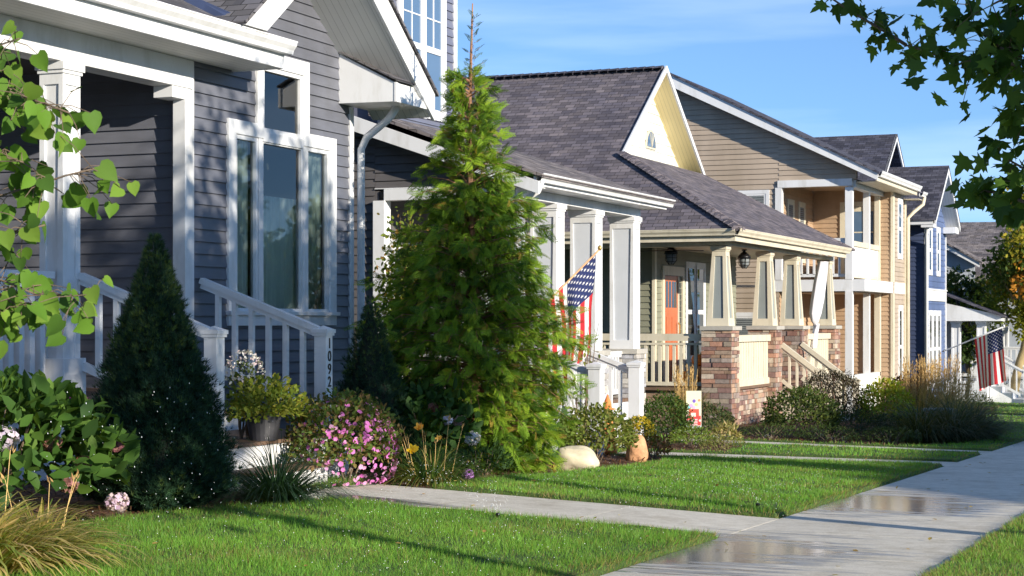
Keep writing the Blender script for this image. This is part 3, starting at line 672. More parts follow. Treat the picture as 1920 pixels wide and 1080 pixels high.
for (xa, ya), (xb, yb) in zip(pts, pts[1:]): mb.add([(xa, ya, .05), (xb, yb, .05), (xb, yb, 1.30), (xa, ya, 1.30)], [(0, 1, 2, 3)])
pts = [(-9.43+.012*math.sin(i*1.3), 15.30+i*.26/14) for i in range(15)]
for (xa, ya), (xb, yb) in zip(pts, pts[1:]): mb.add([(xa, ya, .05), (xb, yb, .05), (xb, yb, 1.85), (xa, ya, 1.85)], [(0, 1, 2, 3)])
pts = [(-9.43+.012*math.sin(i*1.5), 16.72+i*.32/14) for i in range(15)]
for (xa, ya), (xb, yb) in zip(pts, pts[1:]): mb.add([(xa, ya, .05), (xb, yb, .05), (xb, yb, 1.85), (xa, ya, 1.85)], [(0, 1, 2, 3)])
build('curtain', mb, 'curtain', win, smooth=True)
# bay gable: rakes, soffit, roof, return box
AY, AZ, PT = 16.05, 4.17, .745
def zo(y): return AZ-PT*abs(y-AY)
mb = MB()
for s in (-1, 1):
    yb = AY+s*2.15 if s > 0 else 14.12
    lo = [(-8.64, yb, zo(yb)), (-8.64, yb, zo(yb)-.30)] if s > 0 else [(-8.64, 14.12, 2.732), (-8.64, 14.53, 2.732)]
    mb.prism([(-8.64, AY, AZ)]+lo+[(-8.64, AY, AZ-.305)], (.04, 0, 0))
build('rake_board', mb, 'white', h1, bevel=.003)
mb = MB()
mb.prism([(-9.36, AY, AZ-.30), (-9.36, 18.15, zo(18.15)-.30), (-9.36, 18.15, zo(18.15)-.285), (-9.36, AY, AZ-.285)], (.715, 0, 0))
mb.prism([(-9.36, AY, AZ-.30), (-9.36, 14.52, zo(14.52)-.30), (-9.36, 14.52, zo(14.52)-.285), (-9.36, AY, AZ-.285)], (.715, 0, 0))
build('gable_soffit', mb, 'soffit', h1)
roof('bay_roof', h1, [[(-8.57, AY, AZ+.045), (-8.57, 18.24, zo(18.24)+.045), (-15, 18.24, zo(18.24)+.045), (-15, AY, AZ+.045)],
                      [(-8.57, AY, AZ+.046), (-8.57, 14.1, zo(14.1)+.046), (-15, 14.1, zo(14.1)+.046), (-15, AY, AZ+.046)]], 'shingle_a', .035)
mb = MB(); mb.prism([(-9.345, 17.30, 2.40), (-8.66, 17.30, 2.39), (-8.66, 17.30, 2.60), (-9.345, 17.30, 2.95)], (0, .86, 0))
mb.prism([(-8.66, 17.29, 2.385), (-8.66, 18.12, 2.385), (-8.66, 18.12, zo(18.12)-.2), (-8.66, 17.95, zo(17.95)-.28), (-8.66, 17.29, 2.60)], (.035, 0, 0))
build('eave_return', mb, 'white', h1, bevel=.004)
mb = MB(); mb.prism([(-9.34, 17.27, 2.965), (-8.62, 17.27, 2.61), (-8.62, 17.27, 2.63), (-9.34, 17.27, 2.985)], (0, .75, 0)); build('return_roof', mb, 'shingle_a', h1)
mb = MB(); mb.tube([(-8.85, 17.75, 2.39), (-8.95, 17.72, 2.25), (-9.2, 17.69, 2.06), (-9.27, 17.69, 1.93), (-9.27, 17.69, -1.3), (-9.15, 17.69, -1.38)], .042, 10); build('downspout', mb, 'white', h1, smooth=True)
# porch: deck, skirt, beam, columns
mb = MB(); x = -12.2
while x < -9.25: mb.box(x, min(x+.138, -9.2), 3.0, 14.35, -.66, -.63); x += .142
build('porch_deck', mb, 'deck', h1)
mb = MB(); mb.box(-9.30, -9.26, 3.0, 12.55, -1.30, -.662); mb.box(-9.262, -9.24, 3.0, 12.6, -.80, -.664); build('porch_skirt', mb, 'white', h1)
mb = MB(); mb.box(-9.53, -9.30, 3.0, 14.36, 2.20, 2.468); mb.box(-9.52, -9.31, 14.02, 14.30, 2.09, 2.198); build('porch_beam', mb, 'white', h1, bevel=.004)
mb = MB(); mb.box(-12.3, -9.535, 3.0, 14.355, 2.44, 2.47); build('porch_ceiling', mb, 'siding_char2', h1)  # unseen; made dark and run long to deepen the shade in the porch
for y in (12.37, 8.55, 4.8): column(h1, -9.30, y, .24, .24, -.63, 2.13, panel='white', plinth=.33)
mb = MB(); mb.box(-9.44, -9.302, 14.22, 14.352, -.63, 2.088); build('pilaster', mb, 'white', h1, bevel=.004)
# eave, fascia, gutter, roof
mb = MB(); mb.box(-9.31, -8.80, 2.8, 15.1, 2.47, 2.485); build('eave_soffit', mb, 'soffit', h1)
mb = MB(); mb.box(-8.80, -8.765, 2.8, 15.13, 2.462, 2.63); mb.box(-9.345, -8.80, 15.09, 15.128, 2.462, 2.70); build('fascia', mb, 'white', h1, bevel=.003)
gutter(h1, (-8.764, 2.8, 2.60), (-8.764, 15.16, 2.60), (1, 0, 0), s=.125)
roof('porch_roof', h1, [[(-8.70, 2.8, 2.715), (-8.70, 15.12, 2.715), (-13.5, 15.12, 5.0), (-13.5, 2.8, 5.0)]], 'shingle_a', .05)
roof('main_roof', h1, [[(-12.0, 2.2, 5.5), (-12.0, 17.9, 5.5), (-16, 17.9, 8), (-16, 2.2, 8)], [(-20.3, 2.2, 5.5), (-20.3, 17.9, 5.5), (-16, 17.9, 8), (-16, 2.2, 8)]], 'shingle_a')
mb = MB(); mb.prism([(-9.34, 14.15, 2.70), (-8.66, 14.15, 2.735), (-8.66, 14.23, 2.80), (-9.34, 14.28, 3.10)], (0, .02, 0)); build('valley_flashing', mb, 'siding_navy', h1)
# rails
railing(h1, (-9.40, 5.05, -.63), (-9.40, 8.52, -.63), 1.03, sp=.135, bw=.062, cap=(.10, .06))
railing(h1, (-9.40, 8.79, -.63), (-9.40, 12.33, -.63), 1.03, sp=.135, bw=.062, cap=(.10, .06))
railing(h1, (-9.30, 12.62, -.66), (-8.02, 12.62, -1.13), 1.06, sp=.17, bw=.045, cap=(.085, .055), low=.30)
railing(h1, (-9.30, 14.50, -.66), (-8.02, 14.50, -1.13), 1.06, sp=.17, bw=.045, cap=(.085, .055), low=.30)
newel(h1, -8.0, 12.66, -1.0, -.035); np2 = newel(h1, -8.0, 14.52, -1.0, -.035)
# stairs: brown treads, white closed risers
st = MB(); tr = MB()
for (x0, x1, z, zb) in ((-9.25, -8.85, -.82, -1.45), (-8.85, -7.78, -1.0, -1.45), (-7.78, -7.45, -1.21, -1.5)):
    ye = 14.72 if z > -1.1 else 13.65; st.box(x0+.002, x1-.03, 12.45, ye, zb, z-.03); tr.box(x0, x1+.012, 12.42, ye+.03, z-.0295, z)
build('stair_riser', st, 'white', h1); build('stair_tread', tr, 'deck', h1)
# house number 1092 down the street face of the far newel
def glyph(name, txt, size, mat, parent, M4, font_depth=.004, label=None):
    c = bpy.data.curves.new(name, 'FONT'); c.body = txt; c.size = size; c.extrude = font_depth; c.align_x = 'CENTER'; c.offset = .0015
    t = bpy.data.objects.new(name, c); sc.collection.objects.link(t)
    dg = bpy.context.evaluated_depsgraph_get(); me = bpy.data.meshes.new_from_object(t.evaluated_get(dg)); bpy.data.objects.remove(t)
    me.transform(M4); me.transform(Matrix.Translation(-ORG[parent])); me.materials.append(MT[mat])
    o = bpy.data.objects.new(name, me); sc.collection.objects.link(o); o.parent = parent; ORG[o] = ORG[parent]
    if label: o['label'] = label
    return o
for i, ch in enumerate('1092'):
    M4 = Matrix.Translation((-7.936, 14.52, -.235-i*.118))@Matrix.Rotation(R(90), 4, 'Z')@Matrix.Rotation(R(90), 4, 'X')
    glyph('house_number', ch, .135, 'bronze', np2, M4, label='dark digit %s on the newel post' % ch)
# ------------------------------------------------------------------ HOUSE 2: slate house with pale panelled porch columns
h2 = thing('house', 'second house, dark siding, low porch roof on white panelled columns over grey stone piers', 'house', (-9.3, 24.8, -1.85), 'houses along the street')
PY = ('Y', 22.3, -1)
def z2(x): return 2.76-.357*(x+11.33)      # outer top edge of the porch rake
wall('side_wall', h2, PY, [(-20, -2), (-11.46, -2), (-11.46, z2(-11.46)-.03), (-20, 5.6)], 'siding_char2')
wall('porch_gable_wall', h2, PY, [(-11.46, 1.86), (-9.3, 1.86), (-9.3, z2(-9.3)-.05), (-11.46, z2(-11.46)-.05)], 'siding_char2')
mb = MB(); mb.box(-20, -11.42, 22.43, 27.6, -2, 2.2); build('main_wall', mb, 'siding_slate', h2)
T2 = ('X', -11.4, 1)
wall('upper_wall', h2, T2, [(22.3, 2.55), (24.82, 2.55), (24.82, 6.2), (23.56, 7.2), (22.3, 6.2)], 'siding_slate', [], .128)
mb = MB(); mb.box(-20, -11.53, 22.43, 24.80, 2.2, 6.2); build('upper_core', mb, 'siding_slate', h2)
roof('upper_roof', h2, [[(-10.9, 22.0, 6.0), (-10.9, 23.56, 7.3), (-20.2, 23.56, 7.3), (-20.2, 22.0, 6.0)], [(-10.9, 25.1, 6.0), (-10.9, 23.56, 7.3), (-20.2, 23.56, 7.3), (-20.2, 25.1, 6.0)]], 'shingle_a')
mb = MB(); mb.box(-11.42, -11.37, 22.285, 22.41, 2.6, 6.2); build('corner_board', mb, 'white', h2)
mb = MB(); mb.box(-11.42, -11.37, 24.75, 24.86, 2.6, 6.2); build('corner_board', mb, 'white', h2)
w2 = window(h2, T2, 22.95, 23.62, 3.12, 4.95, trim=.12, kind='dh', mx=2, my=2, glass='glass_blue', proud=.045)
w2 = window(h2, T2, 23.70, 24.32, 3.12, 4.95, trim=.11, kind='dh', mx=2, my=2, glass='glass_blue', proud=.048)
# porch
mb = MB(); mb.box(-11.4, -9.3, 22.2, 27.5, -1.25, -1.2); build('porch_deck', mb, 'deck', h2)
mb = MB(); mb.box(-9.62, -9.3, 22.24, 27.46, 1.70, 1.832); mb.box(-11.3, -9.625, 22.24, 22.4, 1.70, 1.858); build('porch_beam', mb, 'white', h2, bevel=.004)
mb = MB(); mb.box(-11.4, -9.63, 22.45, 27.5, 1.84, 1.86); build('porch_ceiling', mb, 'soffit', h2)
mb = MB(); mb.box(-11.46, -11.28, 22.22, 22.42, -1.9, 1.70); mb.box(-11.46, -9.4, 22.265, 22.284, 1.862, 1.875); build('corner_post', mb, 'white', h2, bevel=.004)
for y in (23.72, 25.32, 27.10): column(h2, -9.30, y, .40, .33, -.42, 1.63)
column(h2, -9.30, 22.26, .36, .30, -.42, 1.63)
for y in (23.66, 25.26, 27.04):
    mb = MB(); stones(mb, -9.76, -9.24, y, y+.45, -1.95, -.50, 'Xy', PALG, (.06, .13), (.14, .3)); p_ = build('stone_pier', mb, 'stone', h2)
    mb = MB(); mb.box(-9.80, -9.20, y-.04, y+.49, -.50, -.42); build('pier_cap', mb, 'cap', p_, bevel=.006)
railing(h2, (-9.5, 24.13, -1.2), (-9.5, 25.24, -1.2), .72, sp=.12, bw=.045); railing(h2, (-9.5, 25.73, -1.2), (-9.5, 27.02, -1.2), .72, sp=.12, bw=.045)
railing(h2, (-11.2, 22.3, -1.2), (-9.7, 22.3, -1.2), .78, sp=.13, bw=.045)
mb = MB(); mb.box(-9.36, -9.28, 22.25, 27.45, -1.9, -1.252); build('porch_skirt', mb, 'white', h2)
mb = MB(); mb.prism([(-8.86, 22.0, z2(-8.86)), (-11.9, 22.0, z2(-11.9)), (-11.9, 22.0, z2(-11.9)-.22), (-8.86, 22.0, z2(-8.86)-.17)], (0, -.035, 0)); build('rake_board', mb, 'white', h2, bevel=.003)
mb = MB(); mb.prism([(-8.9, 22.0, 1.80), (-11.9, 22.0, z2(-11.9)-.21), (-11.9, 22.3, z2(-11.9)-.21), (-8.9, 22.3, 1.80)], (0, 0, .012)); build('rake_soffit', mb, 'soffit', h2)
roof('porch_roof', h2, [[(-8.80, 21.93, 1.97), (-8.80, 27.75, 1.97), (-11.38, 25.2, 2.90), (-11.38, 21.93, 2.90)], [(-8.80, 27.75, 1.97), (-11.38, 25.2, 2.90), (-13.5, 25.2, 2.92), (-13.5, 27.75, 1.97)],
     [(-11.38, 24.86, 2.895), (-11.38, 25.2, 2.895), (-20, 25.2, 2.915), (-20, 24.86, 2.915)]], 'shingle_d', .045)
mb = MB(); mb.box(-9.30, -8.95, 22.0, 27.62, 1.834, 1.85); build('eave_soffit', mb, 'white', h2)
mb = MB(); mb.box(-8.95, -8.915, 22.0, 27.64, 1.828, 1.955); build('fascia', mb, 'white', h2, bevel=.003)
gutter(h2, (-8.914, 21.99, 1.87), (-8.914, 27.74, 1.87), (1, 0, 0), s=.115)
mb = MB(); mb.tube([(-8.86, 22.08, 1.88), (-8.9, 22.06, 1.75), (-9.15, 22.1, 1.62), (-9.26, 22.15, 1.55), (-9.27, 22.15, -.42)], .038, 8); build('downspout', mb, 'white', h2, smooth=True)
wall('porch_back_wall', h2, T2, [(22.3, -1.2), (27.5, -1.2), (27.5, 1.84), (22.3, 1.84)], 'siding_char2')
mb = MB(); mb.box(-11.38, -11.355, 25.4, 26.3, -1.2, .85); build('front_door', mb, 'panel_grey', h2)
window(h2, ('X', -11.4, 1), 22.7, 23.9, -.4, 1.1, proud=.04, kind='dh')
# stairs of house 2
st = MB(); tr = MB()
for k in range(3): x0 = -9.28+k*.36; z = -1.34-k*.145; st.box(x0, x0+.34, 22.02, 23.66, -2.0, z-.03); tr.box(x0, x0+.372, 22.0, 23.69, z-.0295, z)
build('stair_riser', st, 'white', h2); build('stair_tread', tr, 'deck', h2)
newel(h2, -8.06, 21.99, -1.85, -.52, .17); newel(h2, -8.06, 23.60, -1.85, -.53, .17)
railing(h2, (-9.28, 23.60, -1.2), (-8.15, 23.60, -1.62), .98, sp=.14, bw=.045, cap=(.085, .06), low=.12); railing(h2, (-9.28, 21.99, -1.2), (-8.15, 21.99, -1.62), .98, sp=.14, bw=.045, cap=(.085, .06), low=.12)

# ------------------------------------------------------------------ HOUSE 3: cream trim, tapered columns on ledge stone piers, plum shingle roof
h3 = thing('house', 'third house, broad plum grey shingle roof with cream gable, tapered columns on ledge stone piers', 'house', (-9.0, 36.0, -2.05), 'houses along the street')
A = -8.68
def zn(y): return 1.70+.742*(y-31.1)       # near slope
def zf_(x): return 1.70+.556*(A-x)         # front slope
RY, RZ = 36.05, 5.37
Q = (-11.65, 33.33, 3.352); Q2 = (-11.65, 38.77, 3.352)
roof('main_roof', h3, [[(-20, 31.1, 1.70), (A, 31.1, 1.70), Q, (-11.65, RY, RZ), (-20, RY, RZ)], [(-20, 41.0, 1.70), (A, 41.0, 1.70), Q2, (-11.65, RY, RZ), (-20, RY, RZ)][::-1]], 'shingle_b', .05)
roof('porch_roof', h3, [[(A, 31.1, 1.701), (A, 40.45, 1.701), Q2, Q]], 'shingle_b', .05)
mb = MB(); ridgecaps(mb, (A, 31.1, 1.74), (Q[0]-.05, Q[1]+.03, Q[2]+.06)); build('hip_cap', mb, 'shingle_b', h3)
mb = MB(); ridgecaps(mb, (-11.7, RY, RZ+.045), (-19, RY, RZ+.045), .2); build('ridge_cap', mb, 'shingle_c', h3)
G = ('X', -12.15, 1)
wall('gable_wall', h3, G, [(33.4, 3.3), (38.8, 3.3), (RY, 5.28)], 'siding_cream', [], .20)
mb = MB(); mb.prism([(-12.4, 33.5, 3.3), (-12.4, 38.7, 3.3), (-12.4, RY, 5.2)], (-.1, 0, 0)); build('gable_core', mb, 'cream', h3)
s_ = (RZ-3.352)/(RY-Q[1]); mb = MB()
for sg in (-1, 1): 
    yb = Q[1]-.06 if sg < 0 else Q2[1]+.08; zb = RZ-s_*abs(yb-RY)*(1 if sg < 0 else (RZ-3.352)/(Q2[1]-RY)/s_)
    mb.prism([(-11.66, RY, RZ+.06), (-11.66, yb, zb+.06), (-11.66, yb, zb-.06), (-11.66, RY, RZ-.07)], (.045, 0, 0))
build('rake_board', mb, 'white', h3, bevel=.003)
mb = MB()
for sg, yb in ((-1, Q[1]), (1, Q2[1])): mb.prism([(-12.15, RY, RZ-.06), (-12.15, yb, 3.352-.05), (-12.15, yb, 3.352-.065), (-12.15, RY, RZ-.075)], (.49, 0, 0))
build('gable_soffit', mb, 'yellow', h3)
# half-round window in the gable
mb = MB(); c = (36.45, 3.72); arc = [(c[0]+.33*math.cos(t), c[1]+.42*math.sin(t)) for t in np.linspace(0, math.pi, 17)]
mb.prism([pp(G, a, b, .02) for a, b in arc], (.03, 0, 0)); aw = build('arched_window', mb, 'cream', h3)
arc = [(c[0]+.28*math.cos(t), c[1]+.04+.33*math.sin(t)) for t in np.linspace(0, math.pi, 17)]
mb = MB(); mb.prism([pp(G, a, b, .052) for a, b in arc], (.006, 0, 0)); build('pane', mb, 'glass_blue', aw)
mb = MB()
for t in (R(60), R(90), R(120)): mb.beam(pp(G, c[0], c[1]+.04, .062), pp(G, c[0]+.28*math.cos(t), c[1]+.04+.33*math.sin(t), .062), .01, .022, up=(1, 0, 0))
build('muntin', mb, 'cream', aw)
# eaves and gutters
gutter(h3, (A-.08, 31.08, 1.57), (A-.08, 40.45, 1.57), (1, 0, 0), 'cream', .12); gutter(h3, (-20, 31.16, 1.57), (A-.06, 31.16, 1.57), (0, -1, 0), 'cream', .12)
mb = MB(); mb.box(-9.0, A-.085, 31.17, 40.4, 1.50, 1.515); mb.box(-20, -9.0, 31.17, 31.45, 1.50, 1.515); build('eave_soffit', mb, 'cream', h3)
mb = MB(); mb.box(A-.115, A-.082, 31.165, 40.42, 1.47, 1.64); mb.box(-20, A-.118, 31.162, 31.195, 1.47, 1.64); build('fascia', mb, 'cream', h3)
mb = MB(); mb.box(-9.36, -9.05, 31.5, 40.4, 1.42, 1.498); 
mb.box(-16, -9.365, 31.52, 31.85, 1.40, 1.498); build('porch_beam', mb, 'cream', h3)
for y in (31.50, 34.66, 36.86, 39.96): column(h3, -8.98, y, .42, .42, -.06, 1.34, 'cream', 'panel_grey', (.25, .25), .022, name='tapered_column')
for y in (31.44, 34.62, 36.82, 39.92):
    mb = MB(); stones(mb, -9.46, -8.92, y, y+.52, -2.25, -.14, 'Xy'); p_ = build('stone_pier', mb, 'stone', h3)
    mb = MB(); mb.box(-9.50, -8.87, y-.05, y+.57, -.14, -.065); build('pier_cap', mb, 'cap', p_, bevel=.006)
mb = MB(); mb.box(-12.5, -9.0, 31.5, 40.4, -1.25, -1.2); build('porch_deck', mb, 'deck', h3)
mb = MB(); mb.box(-12.5, -9.37, 31.87, 40.3, 1.46, 1.48); build('porch_ceiling', mb, 'cream', h3)
for q_ in ((-9.38, -9.08, 31.97, 34.61, 'X'), (-9.38, -9.08, 37.35, 39.9, 'X'), (-12.5, -9.48, 31.6, 31.9, 'y')): mb = MB(); stones(mb, *q_[:4], -2.25, -1.27, q_[4]); build('stone_base', mb, 'stone', h3)
for (a, b) in ((31.98, 34.6), (37.36, 39.9)):
    mb = MB(); mb.box(-9.16, -9.0, a, b, -.36, -.235); mb.box(-9.13, -9.03, a, b, -1.2, -1.08); pr = build('porch_panel_rail', mb, 'cream', h3)
    n = int((b-a)/.09)
    mb = MB()
    for i in range(n): mb.box(-9.10, -9.06+.006*(i % 2), a+i*(b-a)/n+.004, a+(i+1)*(b-a)/n-.004, -1.08, -.36)
    build('board_panel', mb, 'cream', pr)
railing(h3, (-12.4, 31.62, -1.2), (-9.5, 31.62, -1.2), .93, 'cream', .135, .055, (.14, .13), .07)
# walls inside the porch
D3 = ('X', -10.9, 1)
wall('front_wall', h3, D3, [(33.0, -1.2), (38.8, -1.2), (38.8, 1.46), (33.0, 1.46)], 'siding_olive', [], .118)
wall('side_wall', h3, ('Y', 33.0, -1), [(-20, -2.2), (-10.9, -2.2), (-10.9, 1.46), (-20, 1.46)], 'siding_olive')
mb = MB(); mb.box(-20, -11.04, 33.14, 38.7, -2.2, 1.7); build('main_wall', mb, 'siding_olive', h3)
mb = MB(); mb.box(-10.93, -10.87, 32.96, 33.07, -1.2, 1.44); build('corner_board', mb, 'cream', h3)
mb = MB(); F = lambda *a: pbox(mb, D3, *a); F(33.42, 33.53, -1.2, 1.12, .004, .05); F(34.72, 34.83, -1.2, 1.12, .004, .05); F(33.53, 34.72, .94, 1.12, .004, .052); F(34.42, 34.48, -1.2, .94, .004, .045)
df = build('door_frame', mb, 'cream', h3)
mb = MB(); pbox(mb, D3, 33.54, 34.41, -1.19, .93, .006, .03); dr = build('front_door', mb, 'door_red', h3, label='orange red front door')
mb = MB()
for a in (33.64, 33.84, 34.04, 34.20): pbox(mb, D3, a, a+.13, .30, .82, .031, .036)
build('pane', mb, 'glass', dr)
mb = MB()
for a in (33.66, 34.02): pbox(mb, D3, a, a+.28, -1.05, .12, .031, .042)
build('door_panel', mb, 'door_red', dr)
mb = MB(); mb.tube([(-10.82, 34.33, -.25), (-10.80, 34.33, -.2), (-10.80, 34.33, -.05), (-10.83, 34.33, 0)], .014, 6); build('handle', mb, 'brass', dr)
mb = MB(); pbox(mb, D3, 34.49, 34.71, -.9, .85, .006, .02); build('sidelight', mb, 'glass', df)
window(h3, D3, 35.08, 35.62, -.72, 1.16, .09, 'dh', 0, 0, 'white'); window(h3, D3, 35.74, 36.28, -.72, 1.16, .09, 'dh', 0, 0, 'white')
# front steps
st = MB(); tr = MB()
for k in range(4): x0 = -9.0+k*.28; z = -1.36-k*.17; st.box(x0, x0+.26, 35.2, 36.8, -2.3, z-.03); tr.box(x0, x0+.295, 35.18, 36.82, z-.0295, z)
build('stair_riser', st, 'cream', h3); build('stair_tread', tr, 'deck', h3)
for y in (35.17, 36.83):
    railing(h3, (-8.92, y, -1.24), (-7.85, y, -2.04), .80, 'cream', .15, .045, (.10, .09), .08)
    newel(h3, -7.78, y, -2.1, -1.15, .12, 'cream')
def lantern(root_name, label, x, y, ztop, drop, parent_ceiling=None, s=1.0, cat='lantern'):
    t = thing(root_name, label, cat, (x, y, ztop))
    mb = MB(); mb.tube([(x, y, ztop), (x, y, ztop-drop)], .008, 6); mb.lathe((x, y, ztop-.02), [(.05, -.005), (.05, .02)], 12); build('hanging_rod', mb, 'black', t)
    z = ztop-drop; mb = MB(); mb.lathe((x, y, z), [(.17*s, -.16*s), (.155*s, -.10*s), (.10*s, -.04*s), (.05*s, .0), (.02*s, .03)], 14); build('lamp_shade', mb, 'black', t, smooth=True)
    mb = MB(); mb.lathe((x, y, z), [(.03*s, -.40*s), (.09*s, -.36*s), (.12*s, -.28*s), (.125*s, -.165*s)], 14); build('lamp_glass', mb, 'blind', t, smooth=True)
    mb = MB()
    for k in range(6): a = k*math.pi/3; mb.tube([(x+.14*s*math.cos(a), y+.14*s*math.sin(a), z-.16*s), (x+.14*s*math.cos(a), y+.14*s*math.sin(a), z-.30*s), (x+.05*s*math.cos(a), y+.05*s*math.sin(a), z-.41*s)], .008*s, 5)
    for rr_, zz in ((.142*s, z-.25*s), (.12*s, z-.34*s)): mb.tube([(x+rr_*math.cos(a), y+rr_*math.sin(a), zz) for a in np.linspace(0, 2*math.pi, 15)], .007*s, 5)
    build('lamp_cage', mb, 'black', t)
    return t
lantern('hanging_lantern', 'black caged lantern hanging between the first two tapered columns', -9.3, 33.72, 1.42, .05, s=.78)
t = lantern('ceiling_lantern', 'dark caged light under the ceiling fan near the orange door', -10.3, 32.2, 1.45, .03, s=.8)
f_ = MB()
for k in range(4): a = k*math.pi/2+.15; f_.beam((-10.3+.1*math.cos(a), 32.2+.1*math.sin(a), 1.36), (-10.3+.62*math.cos(a), 32.2+.62*math.sin(a), 1.35), .12, .012)
build('fan_blade', f_, 'bronze', t)
# porch things
t = thing('porch_chair', 'pale metal chair against the olive wall left of the orange door', 'chair', (-11.2, 32.4, -1.2)); x, y, z = -11.2, 32.4, -1.2
mb = MB(); mb.box(x-.25, x+.25, y-.24, y+.24, z+.42, z+.45); build('seat', mb, 'cream', t)
mb = MB(); mb.beam((x-.22, y+.22, z+.42), (x-.22, y+.30, z+1.0), .03, .03); mb.beam((x+.22, y+.22, z+.42), (x+.22, y+.30, z+1.0), .03, .03)
for k in range(4): mb.beam((x-.22, y+.235+.018*k, z+.56+.13*k), (x+.22, y+.235+.018*k, z+.56+.13*k), .02, .05)
build('backrest', mb, 'cream', t)
for a in (-1, 1):
    for b in (-1, 1): mb = MB(); mb.beam((x+a*.22, y+b*.21, z), (x+a*.22, y+b*.21, z+.42), .03, .03); build('leg', mb, 'cream', t)
def pumpkin(x, y, z, r, lab):
    mb = MB(); n = 20; prof = [(.12, -.7), (.6, -.66), (.92, -.35), (1, 0), (.92, .36), (.6, .62), (.15, .62)]
    pts = [(x+r*a*(1+.07*abs(math.cos(k*math.pi/n*5)))*math.cos(2*math.pi*k/n), y+r*a*(1+.07*abs(math.cos(k*math.pi/n*5)))*math.sin(2*math.pi*k/n), z+r*(b+.7)) for a, b in prof for k in range(n)]
    mb.add(pts, [(i*n+k, i*n+(k+1) % n, (i+1)*n+(k+1) % n, (i+1)*n+k) for i in range(len(prof)-1) for k in range(n)]+[tuple(range(n))[::-1], tuple(range(len(prof)*n-n, len(prof)*n))])
    o = build('pumpkin', mb, 'pumpkin', loc=(x, y, z), smooth=True); tag(o, lab, 'pumpkin', 'pumpkins on the porch')
    s = MB(); s.tube([(x, y, z+r*1.28), (x+.01, y, z+r*1.5), (x+.04, y, z+r*1.65)], [.02, .014, .012], 6); build('stem', s, 'straw', o)
pumpkin(-9.95, 32.15, -1.2, .22, 'large orange pumpkin on the deck behind the near porch railing')
pumpkin(-9.75, 32.3, -.82, .17, 'smaller pumpkin on a crate, right above the large one behind the railing')
mb = MB(); mb.box(-9.95, -9.55, 32.12, 32.48, -1.2, -.82); tag(build('wooden_crate', mb, 'sandstone', loc=(-9.75, 32.3, -1.2), bevel=.01), 'small wooden crate under the smaller pumpkin on the third porch', 'crate')
# furled white cloth tied between the columns over the steps
t = thing('furled_cloth', 'white cloth gathered and tied, hanging between the third and fourth tapered columns', 'curtain', (-8.95, 38.3, -.1))
mb = MB(); n = 18; path = [(-8.98, 39.1, 1.35, .17), (-9.0, 38.85, .9, .20), (-9.0, 38.6, .5, .21), (-9.0, 38.4, .2, .19), (-9.0, 38.35, .03, .12), (-9.0, 38.42, -.06, .05)]
pts = [(px_+r_*(1+.13*math.sin(k*2.1))*math.cos(2*math.pi*k/n)*.6, py_+r_*(1+.13*math.sin(k*2.1))*math.sin(2*math.pi*k/n), pz_) for px_, py_, pz_, r_ in path for k in range(n)]
mb.add(pts, [(i*n+k, i*n+(k+1) % n, (i+1)*n+(k+1) % n, (i+1)*n+k) for i in range(len(path)-1) for k in range(n)]+[tuple(range(n))]); build('cloth', mb, 'cloth_white', t, smooth=True)
mb = MB(); n = 14; path = [(-9.0, 38.42, -.04, .06), (-9.0, 38.5, -.02, .12), (-9.0, 38.35, -.3, .10), (-9.0, 38.25, -.55, .13)]
pts = [(px_+r_*(1+.2*math.sin(k*2.4))*math.cos(2*math.pi*k/n)*.5, py_+r_*(1+.2*math.sin(k*2.4))*math.sin(2*math.pi*k/n), pz_) for px_, py_, pz_, r_ in path for k in range(n)]
mb.add(pts, [(i*n+k, i*n+(k+1) % n, (i+1)*n+(k+1) % n, (i+1)*n+k) for i in range(len(path)-1) for k in range(n)]+[tuple(range((len(path)-1)*n, len(path)*n))]); build('cloth_tail', mb, 'cloth_white', t, smooth=True)

# ------------------------------------------------------------------ HOUSE 4: tan two-storey house with corner balcony
h4 = thing('house', 'fourth house, two-storey tan siding with cream trim and a corner balcony over a porch', 'house', (-9.0, 45.5, -2.3), 'houses along the street')
S4 = ('Y', 42.2, -1); F4 = ('X', -8.73, 1)
def z4(x): return 3.50-.50*(x+8.34)
B0, B1 = .75, 1.03       # floor band
wall('side_wall', h4, S4, [(-14.6, -2.4), (-10.78, -2.4), (-10.78, z4(-10.78)-.1), (-13.4, z4(-13.4)-.12), (-14.6, z4(-13.4)-.7)], 'siding_tan', [], .125)
wall('side_gable_wall', h4, S4, [(-10.78, 3.42), (-8.9, 3.42), (-8.9, z4(-8.9)-.1), (-10.78, z4(-10.78)-.1)], 'siding_tan', [], .125)
mb = MB(); mb.box(-20, -10.9, 42.35, 47.4, -2.5, 3.3); mb.box(-10.9, -8.86, 45.86, 47.4, -2.5, 3.3); build('main_wall', mb, 'siding_tan', h4)
wall('balcony_back_wall', h4, ('X', -10.78, 1), [(42.21, 1.03), (45.7, 1.03), (45.7, 3.4), (42.21, 3.4)], 'siding_tan2'); wall('balcony_side_wall', h4, ('Y', 45.7, -1), [(-10.77, 1.03), (-8.74, 1.03), (-8.74, 3.4), (-10.77, 3.4)], 'siding_tan2')
wall('porch_back_wall', h4, ('X', -10.78, 1), [(42.21, -2.1), (45.7, -2.1), (45.7, .75), (42.21, .75)], 'siding_tan2'); wall('porch_side_wall', h4, ('Y', 45.7, -1), [(-10.77, -2.3), (-8.74, -2.3), (-8.74, .75), (-10.77, .75)], 'siding_tan2')
wall('front_wall', h4, F4, [(45.7, -2.4), (47.45, -2.4), (47.45, 3.45), (45.7, 3.45)], 'siding_tan', [], .12)
